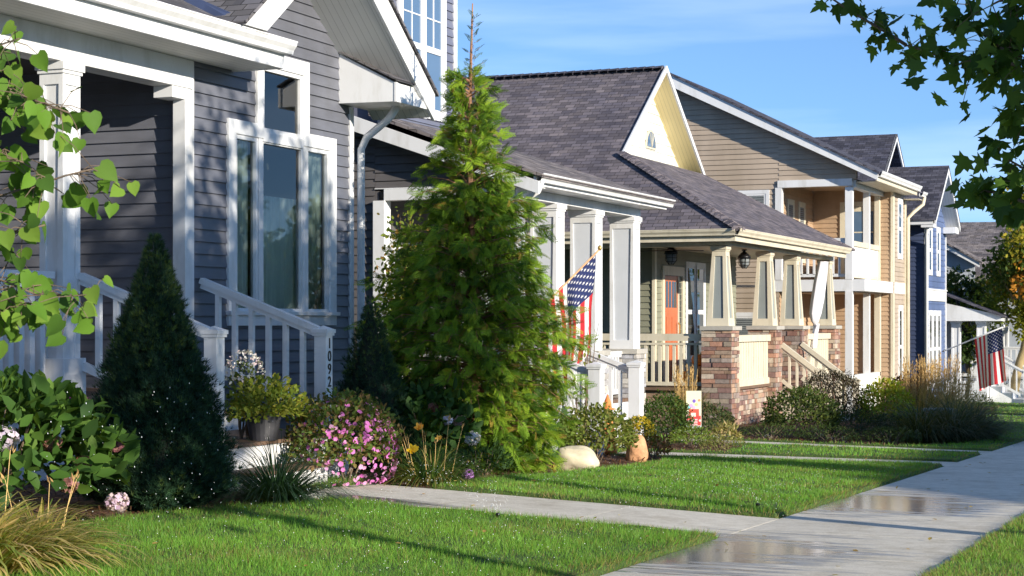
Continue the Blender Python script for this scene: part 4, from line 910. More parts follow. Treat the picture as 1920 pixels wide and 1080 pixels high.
mb = MB(); mb.box(-9.0, -8.70, 42.17, 45.66, B0, B1); mb.box(-10.9, -9.0, 42.165, 42.36, B0, B1-.003); pbox(mb, F4, 45.9, 47.48, B0, B1, .003, .035); build('floor_band', mb, 'white', h4)
mb = MB(); mb.box(-10.77, -9.0, 42.37, 45.69, B0+.02, B1-.02); build('balcony_floor', mb, 'cream', h4)
mb = MB(); mb.box(-10.80, -9.0, 42.14, 42.34, 3.25, 3.42); mb.box(-9.14, -8.94, 42.345, 45.69, 3.22, 3.40); build('balcony_beam', mb, 'white', h4)
mb = MB(); mb.box(-10.77, -8.95, 42.36, 45.68, 3.40, 3.42); build('balcony_ceiling', mb, 'siding_tan2', h4)
mb = MB(); mb.box(-10.77, -8.95, 42.36, 45.68, B0-.03, B0-.01); build('porch_ceiling', mb, 'siding_tan2', h4)
for (x, y, wd) in ((-9.08, 42.24, .17), (-9.08, 44.25, .15)):
    mb = MB(); mb.box(x-wd/2, x+wd/2, y-wd/2, y+wd/2, B1, 3.22); build('balcony_post', mb, 'white', h4)
    mb = MB(); mb.box(x-wd/2, x+wd/2, y-wd/2, y+wd/2, -2.4, B0); build('porch_post', mb, 'white', h4)
mb = MB(); mb.box(-10.86, -10.70, 42.15, 42.33, B1, 3.25); build('balcony_post', mb, 'white', h4)
mb = MB(); mb.box(-9.14, -9.0, 45.48, 45.66, -2.4, B0); mb.box(-9.14, -9.02, 45.50, 45.66, B1, 3.22); build('porch_post', mb, 'cream', h4)
mb = MB(); mb.box(-8.76, -8.695, 45.66, 45.86, -2.4, B0-.002); mb.box(-8.76, -8.695, 45.66, 45.86, B1+.002, 3.4); build('corner_board', mb, 'cream', h4)
mb = MB(); pbox(mb, F4, 47.30, 47.46, -2.4, 3.2, .004, .04); build('corner_board', mb, 'cream', h4)
railing(h4, (-10.7, 42.26, B1), (-9.17, 42.26, B1), .92, 'white', .14, .05, (.10, .13), .10)
for a, b in ((42.33, 44.17), (44.33, 45.6)):
    mb = MB(); mb.box(-9.14, -9.0, a, b, B1+.80, B1+.92); mb.box(-9.10, -9.04, a, b, B1+.05, B1+.13); pr = build('balcony_panel_rail', mb, 'cream', h4)
    mb = MB(); mb.box(-9.09, -9.05, a, b, B1+.13, B1+.80); build('board_panel', mb, 'siding_cream', pr)
    mb = MB(); mb.box(-9.14, -9.0, a, b, -1.35, -1.25); mb.box(-9.09, -9.05, a, b, -2.1, -1.35); build('porch_panel', mb, 'siding_cream', h4)
mb = MB(); mb.box(-10.7, -9.18, 42.20, 42.32, -1.35, -1.22); mb.box(-10.7, -9.1, 42.22, 42.30, -2.2, -1.6); build('porch_side_panel', mb, 'cream', h4)
B4 = ('X', -10.78, 1)
window(h4, B4, 43.05, 43.55, 1.6, 2.95, .09, 'dh', 0, 0, 'cream', blind='blind'); window(h4, B4, 44.2, 44.7, 1.6, 2.95, .09, 'dh', 0, 0, 'cream', blind='blind')
D4 = ('Y', 45.7, -1)
mb = MB(); F = lambda *a: pbox(mb, D4, *a); F(-10.06, -9.94, 1.04, 3.1, .004, .05); F(-9.12, -9.02, 1.04, 3.1, .004, .05); F(-9.94, -9.12, 2.98, 3.1, .004, .05); build('door_frame', mb, 'cream', h4)
mb = MB(); pbox(mb, D4, -9.93, -9.13, 1.05, 2.97, .004, .03); d4 = build('balcony_door', mb, 'cream', h4)
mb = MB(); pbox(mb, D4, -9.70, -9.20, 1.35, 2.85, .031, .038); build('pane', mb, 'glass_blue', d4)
mb = MB(); pbox(mb, D4, -9.465, -9.435, 1.35, 2.85, .039, .045); pbox(mb, D4, -9.70, -9.466, 2.3, 2.33, .039, .045); pbox(mb, D4, -9.434, -9.20, 2.3, 2.33, .039, .045); pbox(mb, D4, -9.70, -9.20, 1.8, 1.82, .039, .044); build('muntin', mb, 'cream', d4)
window(h4, S4, -11.95, -11.1, 2.5, 3.12, .09, 'fix', 0, 0, 'white', blind='blind'); window(h4, S4, -11.9, -11.1, -.5, .15, .10, 'fix', 0, 0, 'white', blind='blind')
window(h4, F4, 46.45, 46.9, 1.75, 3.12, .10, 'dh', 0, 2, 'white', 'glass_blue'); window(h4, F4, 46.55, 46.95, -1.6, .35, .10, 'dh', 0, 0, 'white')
mb = MB(); pbox(mb, F4, 46.6, 47.1, -2.2, -1.9, .02, .2); build('utility_box', mb, 'panel_grey', h4)
mb = MB(); pk = (-13.5, z4(-13.5))
mb.prism([(-8.30, 41.86, z4(-8.30)+.02), (pk[0], 41.86, pk[1]+.05), (pk[0], 41.86, pk[1]-.24), (-8.34, 41.86, z4(-8.34)-.16)], (0, -.04, 0)); mb.prism([(pk[0], 41.86, pk[1]+.05), (-17.5, 41.86, pk[1]-1.9), (-17.5, 41.86, pk[1]-2.15), (pk[0], 41.86, pk[1]-.24)], (0, -.04, 0)); build('rake_board', mb, 'white', h4)
mb = MB(); mb.prism([(-8.34, 41.86, z4(-8.34)-.13), (pk[0], 41.86, pk[1]-.16), (pk[0], 42.2, pk[1]-.16), (-8.34, 42.2, z4(-8.34)-.13)], (0, 0, .012)); build('rake_soffit', mb, 'soffit', h4)
roof('main_roof', h4, [[(-8.28, 41.78, z4(-8.28)+.06), (-8.28, 47.1, z4(-8.28)+.06), (pk[0], 47.5, pk[1]+.09), (pk[0], 41.78, pk[1]+.09)], [(-8.28, 47.1, z4(-8.28)-.03), (-8.2, 47.7, z4(-8.28)-.09), (pk[0], 47.7, pk[1]+.03), (pk[0], 47.1, pk[1]+.03)], [(pk[0], 41.78, pk[1]+.09), (pk[0], 47.7, pk[1]+.09), (-18, 47.7, pk[1]-2.1), (-18, 41.78, pk[1]-2.1)]], 'shingle_c', .05)
mb = MB(); mb.box(-8.9, -8.34, 42.2, 47.05, 3.33, 3.345); mb.box(-8.72, -8.30, 47.05, 47.65, 3.22, 3.235); build('eave_soffit', mb, 'cream', h4)
mb = MB(); mb.box(-8.38, -8.345, 41.87, 47.08, 3.32, 3.47); build('fascia', mb, 'cream', h4)
gutter(h4, (-8.344, 41.85, 3.42), (-8.344, 47.1, 3.42), (1, 0, 0), 'white', .13); gutter(h4, (-8.30, 47.12, 3.30), (-8.30, 47.72, 3.30), (1, 0, 0), 'white', .12)
mb = MB(); mb.tube([(-8.25, 47.6, 3.3), (-8.28, 47.6, 3.12), (-8.5, 47.5, 2.92), (-8.64, 47.42, 2.75), (-8.64, 47.42, -2.3)], .05, 8); build('downspout', mb, 'cream', h4, smooth=True)

# ------------------------------------------------------------------ HOUSE 5: blue front-gabled house
h5 = thing('house', 'fifth house, narrow blue front under a steep white trimmed gable, navy side wall', 'house', (-8.7, 52.0, -2.4), 'houses along the street')
F5 = ('X', -8.70, 1); CY, CZ = 51.75, 4.42; P5 = .74
wall('front_wall', h5, F5, [(50.2, -2.5), (53.7, -2.5), (53.7, 2.86), (CY, CZ-.22), (50.2, CZ-.22-P5*1.55)], 'siding_blue', [], .16)
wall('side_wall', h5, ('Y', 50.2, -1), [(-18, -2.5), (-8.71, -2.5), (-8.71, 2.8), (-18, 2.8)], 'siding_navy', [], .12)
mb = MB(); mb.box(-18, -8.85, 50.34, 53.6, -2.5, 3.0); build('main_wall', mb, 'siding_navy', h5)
mb = MB(); pbox(mb, F5, 50.18, 50.42, -2.5, 2.75, .004, .05); build('corner_board', mb, 'white', h5)
mb = MB(); pbox(mb, F5, 53.62, 53.72, -2.5, 2.7, .004, .04); build('corner_board', mb, 'white', h5)
mb = MB(); pbox(mb, F5, 50.43, 53.61, .62, .92, .004, .06); pbox(mb, F5, 50.43, 53.61, .92, .96, .004, .085); build('floor_band', mb, 'white', h5)
for a, b in ((50.85, 51.25), (52.2, 52.6)): window(h5, F5, a, b, 1.45, 2.65, .11, 'dh', 0, 0, 'white', 'glass_blue')
for a in (50.85, 51.55, 52.25): window(h5, F5, a+.06, a+.46, -1.75, .25, .10, 'dh', 0, 0, 'white', 'glass')
mb = MB()
for s in (-1, 1): yb = CY+s*2.15; mb.prism([(-8.32, CY, CZ+.02), (-8.32, yb, CZ+.02-P5*2.15), (-8.32, yb, CZ-.14-P5*2.15), (-8.32, CY, CZ-.18)], (.04, 0, 0))
build('rake_board', mb, 'white', h5)
mb = MB()
for s in (-1, 1): yb = CY+s*2.1; mb.prism([(-8.7, CY, CZ-.14), (-8.7, yb, CZ-.14-P5*2.1), (-8.7, yb, CZ-.125-P5*2.1), (-8.7, CY, CZ-.125)], (.37, 0, 0))
build('gable_soffit', mb, 'soffit', h5)
roof('front_roof', h5, [[(-8.27, CY, CZ+.06), (-8.27, CY+s*2.2, CZ+.06-P5*2.2), (-14, CY+s*2.2, CZ+.06-P5*2.2), (-14, CY, CZ+.06)] for s in (-1, 1)], 'shingle_c', .05)
MY, MZ = 51.85, 5.45
roof('main_roof', h5, [[(-9.75, MY, MZ), (-9.75, MY+s*3.2, MZ-P5*3.2), (-18, MY+s*3.2, MZ-P5*3.2), (-18, MY, MZ)] for s in (-1, 1)], 'shingle_c', .05)
mb = MB()
for s in (-1, 1): mb.prism([(-9.80, MY, MZ+.0), (-9.80, MY+s*2.6, MZ-P5*2.6), (-9.80, MY+s*2.6, MZ-.17-P5*2.6), (-9.80, MY, MZ-.19)], (.04, 0, 0))
build('upper_rake_board', mb, 'white', h5)
mb = MB(); mb.prism([(-10.2, MY, MZ-.1), (-10.2, MY+2.6, MZ-2.0), (-10.2, MY-2.6, MZ-2.0)], (.05, 0, 0)); build('upper_gable_wall', mb, 'siding_blue', h5)
mb = MB(); mb.box(-8.69, -8.33, 53.3, 53.9, 2.62, 2.80); build('eave_return', mb, 'white', h5)
mb = MB(); mb.box(-8.69, -8.36, 49.62, 50.16, 2.62, 2.76); build('eave_return', mb, 'white', h5)
mb = MB(); mb.box(-18, -8.36, 49.60, 49.64, 2.70, 2.82); mb.box(-18, -8.72, 49.64, 50.18, 2.70, 2.715); build('fascia', mb, 'white', h5)
mb = MB(); mb.tube([(-8.5, 49.7, 2.7), (-8.6, 49.9, 2.45), (-8.62, 50.1, 2.2), (-8.62, 50.1, -2.4)], .05, 8); build('downspout', mb, 'white', h5, smooth=True)
# its porch, set past the blue front
mb = MB(); mb.prism([(-8.9, 54.6, .60), (-7.2, 54.6, .22), (-7.2, 54.6, .05), (-8.9, 54.6, .05)], (0, .05, 0)); mb.box(-7.25, -7.18, 54.65, 55.9, .05, .20); mb.box(-8.9, -7.26, 54.66, 55.9, .05, .07); build('porch_fascia', mb, 'white', h5)
roof('porch_roof', h5, [[(-7.12, 54.5, .20), (-7.12, 56.0, .20), (-8.95, 56.0, .92), (-8.95, 54.5, .92)]], 'shingle_c', .05)
for x, y in ((-8.45, 54.9), (-7.7, 54.9), (-7.7, 55.6)): column(h5, x, y, .26, .26, -1.75, -.02, panel='white')
mb = MB(); mb.box(-10.5, -7.62, 54.7, 57.6, -2.5, -1.75); build('porch_deck', mb, 'white', h5)
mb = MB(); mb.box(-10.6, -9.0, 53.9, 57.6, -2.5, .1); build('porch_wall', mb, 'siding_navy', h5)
railing(h5, (-7.6, 54.95, -1.75), (-6.6, 54.95, -2.3), .85, 'white', .2, .04); railing(h5, (-7.6, 56.6, -1.75), (-6.6, 56.6, -2.3), .85, 'white', .2, .04)
newel(h5, -6.5, 54.95, -2.5, -1.4, .15); newel(h5, -6.5, 56.6, -2.5, -1.4, .15)
st = MB()
for k in range(3): st.box(-7.6+k*.33, -7.27+k*.33, 55.05, 56.5, -2.55, -1.93-k*.18)
build('stair', st, 'white', h5)

# ------------------------------------------------------------------ HOUSE 6: weathered grey roof, white porch with lattice
h6 = thing('house', 'farthest house, weathered grey roof and white porch with lattice skirt behind the autumn tree', 'house', (-8.6, 66, -2.6), 'houses along the street')
roof('main_roof', h6, [[(-11.2, 66, 3.65), (-6.0, 66, 3.60), (-6.0, 61.2, 1.0), (-11.2, 61.2, 1.0)], [(-11.2, 66, 3.65), (-6.0, 66, 3.60), (-6.0, 71, 1.0), (-11.2, 71, 1.0)]], 'shingle_d', .06)
mb = MB(); mb.box(-11, -6.3, 61.6, 70.5, -2.8, 1.1); build('main_wall', mb, 'siding_pale', h6)
wall('side_wall', h6, ('Y', 60.2, -1), [(-12, -2.8), (-8.8, -2.8), (-8.8, 1.9), (-10, 2.7), (-12, 2.7)], 'siding_pale'); mb = MB(); mb.prism([(-8.6, 59.95, 2.02), (-10.2, 59.95, 2.95), (-10.2, 59.95, 2.72), (-8.6, 59.95, 1.82)], (0, -.05, 0)); build('rake_board', mb, 'white', h6)
roof('wing_roof', h6, [[(-8.5, 59.85, 1.98), (-8.5, 62, 1.98), (-10.3, 62, 3.02), (-10.3, 59.85, 3.02)]], 'shingle_d', .06)
mb = MB(); mb.box(-11, -6.9, 59.3, 61.5, -1.75, -1.65); build('porch_deck', mb, 'white', h6)
for i, x in enumerate((-8.6, -7.6, -6.95)): column(h6, x, 59.32, .2, .2, -1.65, .75, panel='white')
mb = MB(); mb.box(-9, -6.9, 59.28, 59.55, .82, 1.05); build('porch_beam', mb, 'white', h6)
railing(h6, (-8.75, 59.35, -1.65), (-7.0, 59.35, -1.65), .85, 'white', .16, .05)
mb = MB()
for k in range(14):
    x = -8.6+k*.13; mb.beam((x, 59.36, -2.55), (x+.6, 59.36, -1.8), .012, .035, up=(0, 1, 0)); mb.beam((x+.6, 59.38, -2.55), (x, 59.38, -1.8), .012, .035, up=(0, 1, 0))
mb.box(-8.8, -6.2, 59.33, 59.40, -1.80, -1.755); build('lattice', mb, 'white', h6)
mb = MB(); mb.box(-6.8, -4.6, 62, 68, -2.9, 1.2); build('wing_wall', mb, 'siding_pale', h6)
railing(h6, (-6.8, 59.4, -1.65), (-5.0, 59.4, -1.65), .85, 'white', .2, .06)
# ------------------------------------------------------------------ opposite side of the street (outside the picture, casts the long shade bands)
def far_house(y0, y1, x, zr, lab, sid):
    z0 = gz(1, (y0+y1)/2)-.1; t = thing('opposite_house', lab, 'house', (x, (y0+y1)/2, z0), 'houses across the street')
    ze = zr-1.5; mb = MB(); mb.box(x, x+9, y0+.4, y1-.4, z0, ze); build('wall', mb, sid, t)
    roof('roof', t, [[(x-.4, y0, ze-.05), (x-.4, y1, ze-.05), (x+2.6, y1, zr), (x+2.6, y0, zr)], [(x+9.4, y0, ze-.05), (x+9.4, y1, ze-.05), (x+2.6, y1, zr), (x+2.6, y0, zr)]], 'shingle_d')
    for k in range(3):
        a = y0+1.2+k*(y1-y0-2.4)/3; window(t, ('X', x, -1), a, a+.9, .3, 1.8, proud=.03)
    return t
_h = far_house(7.5, 14.9, 18.5, 5.9, 'grey house with gable roof facing the sidewalk from across the street', 'siding_pale')
far_house(15.8, 25.5, 18.5, 7.0, 'tan house beside the grey one across the street', 'siding_tan')
mb = MB(); mb.box(20.7, 21.5, 8.75, 9.6, 4.5, 7.1); build('shade_chimney', mb, 'concrete_base', _h)  # unseen, added so its shadow draws the narrow dark band on the second lawn
# ------------------------------------------------------------------ trees
def limb(mb, a, b, r0, r1, n=5, bend=.12, k=7):
    a, b = Vector(a), Vector(b); L = (b-a).length; off = Vector((rnd.uniform(-1, 1), rnd.uniform(-1, 1), rnd.uniform(-.3, 1)))*L*bend
    P = [a.lerp(b, i/n)+off*math.sin(math.pi*i/n)*.6+Vector((rnd.uniform(-1, 1), rnd.uniform(-1, 1), rnd.uniform(-1, 1)))*L*.012*(0 < i < n) for i in range(n+1)]
    mb.tube(P, [r0+(r1-r0)*i/n for i in range(n+1)], k); return P
def hang(n, up=.1): d = rdir(n); d[:, 2] = -np.abs(d[:, 2])*.7+up-.25; return d
MAPC = [(.032, .075, .016), (.022, .055, .014), (.05, .10, .02), (.035, .06, .02)]
def maple(name, lab, x, y, rad, zc, nleaf, branches=(), cl=MAPC, yo=0):
    z0 = gz(x, y); t = thing(name, lab, 'tree', (x, y, z0))
    tb = MB(); P = limb(tb, (x, y, z0-.05), (x+.05, y+.1, zc-rad[2]*.35), .12, .09, 6, .03, 12); limb(tb, P[-1], (x, y+.1, zc+rad[2]*.6), .09, .03, 5, .06)
    build('trunk', tb, 'bark', t, smooth=True)
    bb = MB(); c = np.array([x, y+yo, zc]); tips = []
    for k in range(16):
        d = nrm(rs.normal(size=3)); d[2] *= .8; q = c+d*np.array(rad)*.8; limb(bb, P[-1], tuple(q), .04, .01, 5, .12, 6); tips.append(q)
    pos = []
    for q in tips: pos.append(q+rs.normal(size=(nleaf//24, 3))*np.array(rad)*.20)
    d = rdir(nleaf//3); pos.append(c+d*np.array(rad)*(rs.rand(len(d), 1)**.4))
    pos = np.concatenate(pos); r = pos[:, 0]*.9217+pos[:, 1]*.3879; dp = -pos[:, 0]*.3879+pos[:, 1]*.9217
    keep = ~((r/dp < .300) & (pos[:, 2]/dp < .195)) if len(branches) or name == 'maple_tree' else np.ones(len(pos), bool)
    pos = pos[keep]
    for pl_, n, sp in branches:
        bp = MB(); 
        for a, b in zip(pl_, pl_[1:]): limb(bb, a, b, .014, .007, 4, .04, 5)
        for _ in range(n):
            i = rnd.randrange(len(pl_)-1); f = rnd.random(); q = Vector(pl_[i]).lerp(Vector(pl_[i+1]), f)
            tw = q+Vector((rnd.gauss(0, sp), rnd.gauss(0, sp), rnd.gauss(0, sp*.75)))
            if rnd.random() < .3: bb.tube([q, q.lerp(tw, .6)+Vector((0, 0, .02)), tw], [.004, .003, .002], 4)
            pos = np.vstack([pos, [tuple(tw)]])
    build('branch', bb, 'bark', t, smooth=True)
    n = len(pos); scatter('crown', *MAPLE, pos, hang(n), rdir(n)+np.array([0, 0, .8]), rs.uniform(.10, .165, n), cols(n, cl, .25), 'foliage', t)
    return t
b1 = [(.9, 12.2, 2.7), (-.8, 12.2, 2.1), (-1.5, 12.3, 1.72), (-2.0, 12.9, 1.86), (-2.4, 13.1, 2.02), (-2.95, 13.1, 2.40)]
b1b = [(-1.5, 12.3, 1.72), (-1.8, 12.6, 2.0), (-2.1, 13, 2.3)]
b2 = [(1.0, 12.2, 1.6), (-.8, 12.1, 1.05), (-1.42, 12.2, .78), (-1.95, 12.9, .97)]
b2b = [(-1.2, 12.2, .80), (-1.62, 12.5, 1.12), (-1.75, 12.8, 1.2)]
b3 = [(.8, 12.2, 2.2), (-1.0, 12.1, 1.9), (-1.35, 12.2, 1.40), (-1.6, 12.6, 1.35)]
maple('maple_tree', 'dark green maple beside the sidewalk, its lobed leaves hanging into the upper right corner', 1.25, 12.2, (2.5, 1.9, 2.1), 3.4, 6800,
      [(b1[2:], 75, .10), (b1[1:4], 90, .20), (b1b, 60, .12), (b2[2:], 38, .07), (b2[1:3], 60, .12), (b2b, 34, .09), (b3, 110, .16), ([(-1.0, 12, 2.3), (-1.7, 12.4, 2.15)], 110, .2)], [(.06, .13, .025), (.04, .095, .02), (.13, .24, .035), (.07, .13, .03)], -1.1)
maple('boulevard_tree', 'maple on the grass strip by the road, right of the camera', 1.6, 7.1, (1.9, 1.7, 1.6), 2.85, 3800)
# redbud whose branches reach in from the left
t = thing('redbud_tree', 'small tree with glossy heart-shaped leaves reaching in at the left edge', 'tree', (-4.55, 4.0, gz(-4.5, 4)))
tb = MB(); P = limb(tb, (-4.55, 4.0, gz(-4.5, 4)-.05), (-4.5, 4.15, .1), .07, .045, 6, .06, 10); limb(tb, P[-1], (-4.6, 4.3, 1.8), .045, .015, 5, .1)
build('trunk', tb, 'bark', t, smooth=True)
RB = [[(-4.50, 4.15, -.2), (-4.00, 4.2, .18), (-3.65, 4.2, .28), (-3.35, 4.22, .38), (-3.08, 4.24, .44)], [(-4.50, 4.15, -.1), (-4.00, 4.18, .05), (-3.50, 4.2, .16), (-3.25, 4.2, .08), (-3.05, 4.2, .08)],
      [(-4.50, 4.2, .3), (-4.00, 4.2, .62), (-3.55, 4.18, .72), (-3.32, 4.2, .66), (-3.15, 4.22, .60)], [(-4.00, 4.2, .62), (-3.60, 4.25, .78), (-3.35, 4.25, .83)], [(-3.65, 4.2, .28), (-3.45, 4.15, .22), (-3.22, 4.2, .28)],
      [(-3.55, 4.18, .72), (-3.40, 4.15, .50), (-3.28, 4.18, .46)], [(-3.50, 4.2, .16), (-3.38, 4.15, .10), (-3.30, 4.2, .04)]]
bb = MB(); pos = []
for pl_, n in zip(RB, (78, 72, 70, 40, 42, 40, 42)):
    for a, b in zip(pl_, pl_[1:]): limb(bb, a, b, .0038, .0026, 3, .05, 5)
    for _ in range(n):
        i = rnd.randrange(1 if pl_[0][0] < -4.4 else 0, len(pl_)-1); f = rnd.random(); q = Vector(pl_[i]).lerp(Vector(pl_[i+1]), f); o_ = Vector((rnd.gauss(0, .035), rnd.gauss(0, .09), rnd.gauss(-.02, .045)))
        bb.tube([q, q+o_*.6+Vector((0, 0, .01)), q+o_], [.0018, .0014, .0012], 4); pos.append(tuple(q+o_))
for k in range(420):
    a = nrm(rs.normal(size=3))*np.array([.75, .9, .8])*rs.rand()**.4+np.array([-4.75, 4.3, 1.0])
    if a[0] < -.86*a[1]: pos.append(tuple(a))
build('branch', bb, 'bark', t, smooth=True)
pos = np.array(pos); n = len(pos); d = rdir(n)*.9; d[:, 2] = -np.abs(d[:, 2])-.35
nn = rdir(n)*.75+np.array([.75, -.6, .35])
scatter('crown', *HEART, pos, d, nn, rs.uniform(.036, .070, n), cols(n, [(.085, .18, .022), (.12, .24, .028), (.17, .28, .04), (.06, .13, .022)], .2), 'foliage', t)

# arborvitae in front of the second house
def arborvitae(x, y, H, lab):
    z0 = gz(x, y); t = thing('arborvitae', lab, 'tree', (x, y, z0)); tb = MB()
    P = [Vector((x+.05*math.sin(h*1.1)+.012*h, y+.04*math.sin(h*1.7), z0+h)) for h in np.linspace(-.05, H, 18)]
    tb.tube(P, [.055*(1-i/17.5)**.8+.004 for i in range(18)], 8); build('trunk', tb, 'bark_red', t, smooth=True)
    prof = [(0, .80), (.3, 1.02), (.9, 1.12), (1.5, 1.02), (2.0, .84), (2.5, .66), (2.9, .52), (3.3, .36), (3.7, .26), (4.1, .14), (4.4, .08), (5.4, .02)]
    def pr(h): return float(np.interp(h, [a for a, _ in prof], [b for _, b in prof]))
    bb = MB(); pos, dr, nn, sz, cc = [], [], [], [], []
    N = 720
    for k in range(N):
        h = 4.12*(k/N)**1.15+.06+rnd.uniform(-.04, .04); az = k*2.39996+rnd.uniform(-.3, .3); az = az % (2*math.pi)
        R_ = pr(h)*rnd.uniform(.72, 1.1)
        if h > 2.3: R_ *= rnd.choice((.5, .7, .85, 1.0, 1.35))
        if h < 2.3: R_ *= rnd.choice((.8, .95, 1.0, 1.08)) 
        if h > 2.7 and rnd.random() < .18+.32*(h-2.7)/1.4: continue
        up = .40 if h < 3 else .62; wd_ = max(0, min(1, (1.9-h)/1.6))
        base = Vector((x, y, z0+h)); o = Vector((math.cos(az), math.sin(az), 0))
        ph = [base, base+o*R_*.45+Vector((0, 0, R_*.22*up*2-.12*wd_)), base+o*R_*.8+Vector((0, 0, R_*.36*up*1.6-.2*wd_)), base+o*R_+Vector((0, 0, R_*.34*up*1.4-.30*wd_-.03))]
        bb.tube(ph, [.010, .007, .004, .002], 4)
        m = max(7, int(22*R_+4)); tone = rnd.random()
        for j in range(m):
            f = .22+.78*(j+rnd.random())/m; i = min(2, int(f*3)); q = ph[i].lerp(ph[i+1], f*3-i); s = rnd.choice((-1, 1)); side = Vector((-o.y, o.x, 0))*s
            dd = (o*rnd.uniform(.3, 1.0)+side*rnd.uniform(.0, .9)*(1.2-f*.6)+Vector((0, 0, rnd.uniform(-.9, .35) if h < 3.0 else rnd.uniform(-.4, .8)))).normalized()
            pos.append(q[:]); dr.append(dd[:]); nn.append((o*rnd.uniform(-.2, 1)+side*rnd.uniform(-1, 1)+Vector((rnd.uniform(-.3, .3), rnd.uniform(-.3, .3), rnd.uniform(0, .9))))[:]); sz.append(rnd.uniform(.12, .21))
            base_c = rnd.choice([(.15, .27, .025), (.21, .35, .03), (.06, .13, .02), (.26, .38, .03)]); g = .85+.35*tone
            cc.append([v*g for v in (base_c if rnd.random() > .03 else (.36, .26, .05))])
    # bare leader with thin bluish tips
    for k in range(26):
        h = 4.0+.85*k/26; az = k*2.4; o = Vector((math.cos(az), math.sin(az), .55)); L = .20*(1-k/30); q = Vector((x+.054, y, z0+h))
        bb.tube([q, q+o*L*.7], [.003, .0015], 3); 
        for _ in range(2): pos.append((q+o*L*rnd.uniform(.1, .6))[:]); dr.append((o+Vector((0, 0, .4)))[:]); nn.append((rnd.uniform(-1, 1), rnd.uniform(-1, 1), .6)); sz.append(.085); cc.append((.12, .21, .17))
    build('branch', bb, 'bark_red', t, smooth=True)
    scatter('foliage', *SPRAY, np.array(pos), np.array(dr), np.array(nn), np.array(sz), np.array(cc), 'cedar', t); return t
arborvitae(-7.75, 17.25, 4.95, 'tall feathery green arborvitae with a bare thin tip, in front of the second house')

def spruce(x, y, H, Rb, n, lab, belly=.35, cl=((.026, .065, .034), (.038, .088, .036), (.020, .052, .032)), name='dwarf_spruce', tips=(.11, .17, .04)):
    z0 = gz(x, y)+.02; t = thing(name, lab, 'shrub', (x, y, z0), 'conical dwarf spruces by the steps'); tb = MB(); tb.tube([(x, y, z0-.05), (x, y, z0+H*.55), (x, y, z0+H*.97)], [.035, .02, .003], 7); build('trunk', tb, 'bark', t)
    u = rs.rand(n)**.85; h = 1-np.sqrt(1-u*.999); h = np.clip(h, 0, .995); az = rs.rand(n)*2*np.pi
    lump = 1+.12*np.sin(az*5+h*13)+.10*np.sin(az*9-h*31)+.07*np.sin(az*17+h*47)+.07*rs.normal(size=n)
    r = Rb*np.minimum(1, (h+.05)/.14)*((1-h)**.92)*lump*(rs.uniform(.80, 1.0, n)); 
    pos = np.stack([x+r*np.cos(az), y+r*np.sin(az), z0+h*H], 1)
    d = np.stack([np.cos(az), np.sin(az), .75+.9*h+rs.normal(0, .3, n)], 1)+rs.normal(0, .28, (n, 3))
    c = cols(n, cl, .3); m = rs.rand(n) < np.where((h > .55), .30, .06); c[m] = np.array(tips)*rs.uniform(.6, 1.2, (m.sum(), 1))
    scatter('foliage', *TUFT, pos, d, rdir(n), rs.uniform(.035, .075, n)*(1-.35*h), c, 'needle', t)
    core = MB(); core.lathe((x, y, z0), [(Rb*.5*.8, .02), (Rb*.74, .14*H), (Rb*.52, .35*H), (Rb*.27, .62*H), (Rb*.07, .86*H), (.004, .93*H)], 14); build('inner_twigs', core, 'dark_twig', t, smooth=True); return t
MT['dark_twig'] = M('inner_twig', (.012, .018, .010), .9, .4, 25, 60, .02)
spruce(-7.42, 10.95, 2.05, .60, 26000, 'larger conical dwarf spruce in front of the porch steps, dark dense needles')
spruce(-8.15, 15.75, 1.78, .50, 7000, 'smaller dark conical spruce behind the newel post numbered 1092')

def shrub(name, lab, x, y, rx, ry, h, n, size, cl, tmpl=OVAL, cat='shrub', mat='foliage', group=None, z=None, stems=9, core=True, top=.75, droop=0, var=.25, shell=.55):
    z0 = gz(x, y)+.02 if z is None else z; t = thing(name, lab, cat, (x, y, z0), group); bb = MB()
    for k in range(stems):
        a = rnd.uniform(0, 6.28); q = (x+rx*.8*math.cos(a)*rnd.random(), y+ry*.8*math.sin(a)*rnd.random(), z0+h*rnd.uniform(.5, .92)); limb(bb, (x+rnd.uniform(-.05, .05), y+rnd.uniform(-.05, .05), z0-.03), q, .010, .003, 4, .12, 5)
    build('stem', bb, 'bark', t)
    nl = 9; lx = rs.normal(size=(nl, 3)); lx[:, 2] = np.abs(lx[:, 2]); lx = nrm(lx)
    d = rdir(n); d[:, 2] = np.abs(d[:, 2])*1.1-.18; d = nrm(d); b = 1+.16*np.max(d@lx.T, 1)-.10+.05*rs.normal(size=n)
    r = (shell+(1-shell)*rs.rand(n, 1)**.5)*b[:, None]; pos = np.array([x, y, z0+h*.38])+d*r*np.array([rx, ry, h*.62])
    pos[:, 2] = np.maximum(pos[:, 2], z0+.02)
    dd = d*.7+rdir(n)*.8; dd[:, 2] += .2-droop; scatter('foliage', *tmpl, pos, dd, d+rdir(n)*.7+np.array([0, 0, .4]), rs.uniform(.7, 1.25, n)*size, cols(n, cl, var), mat, t)
    return t
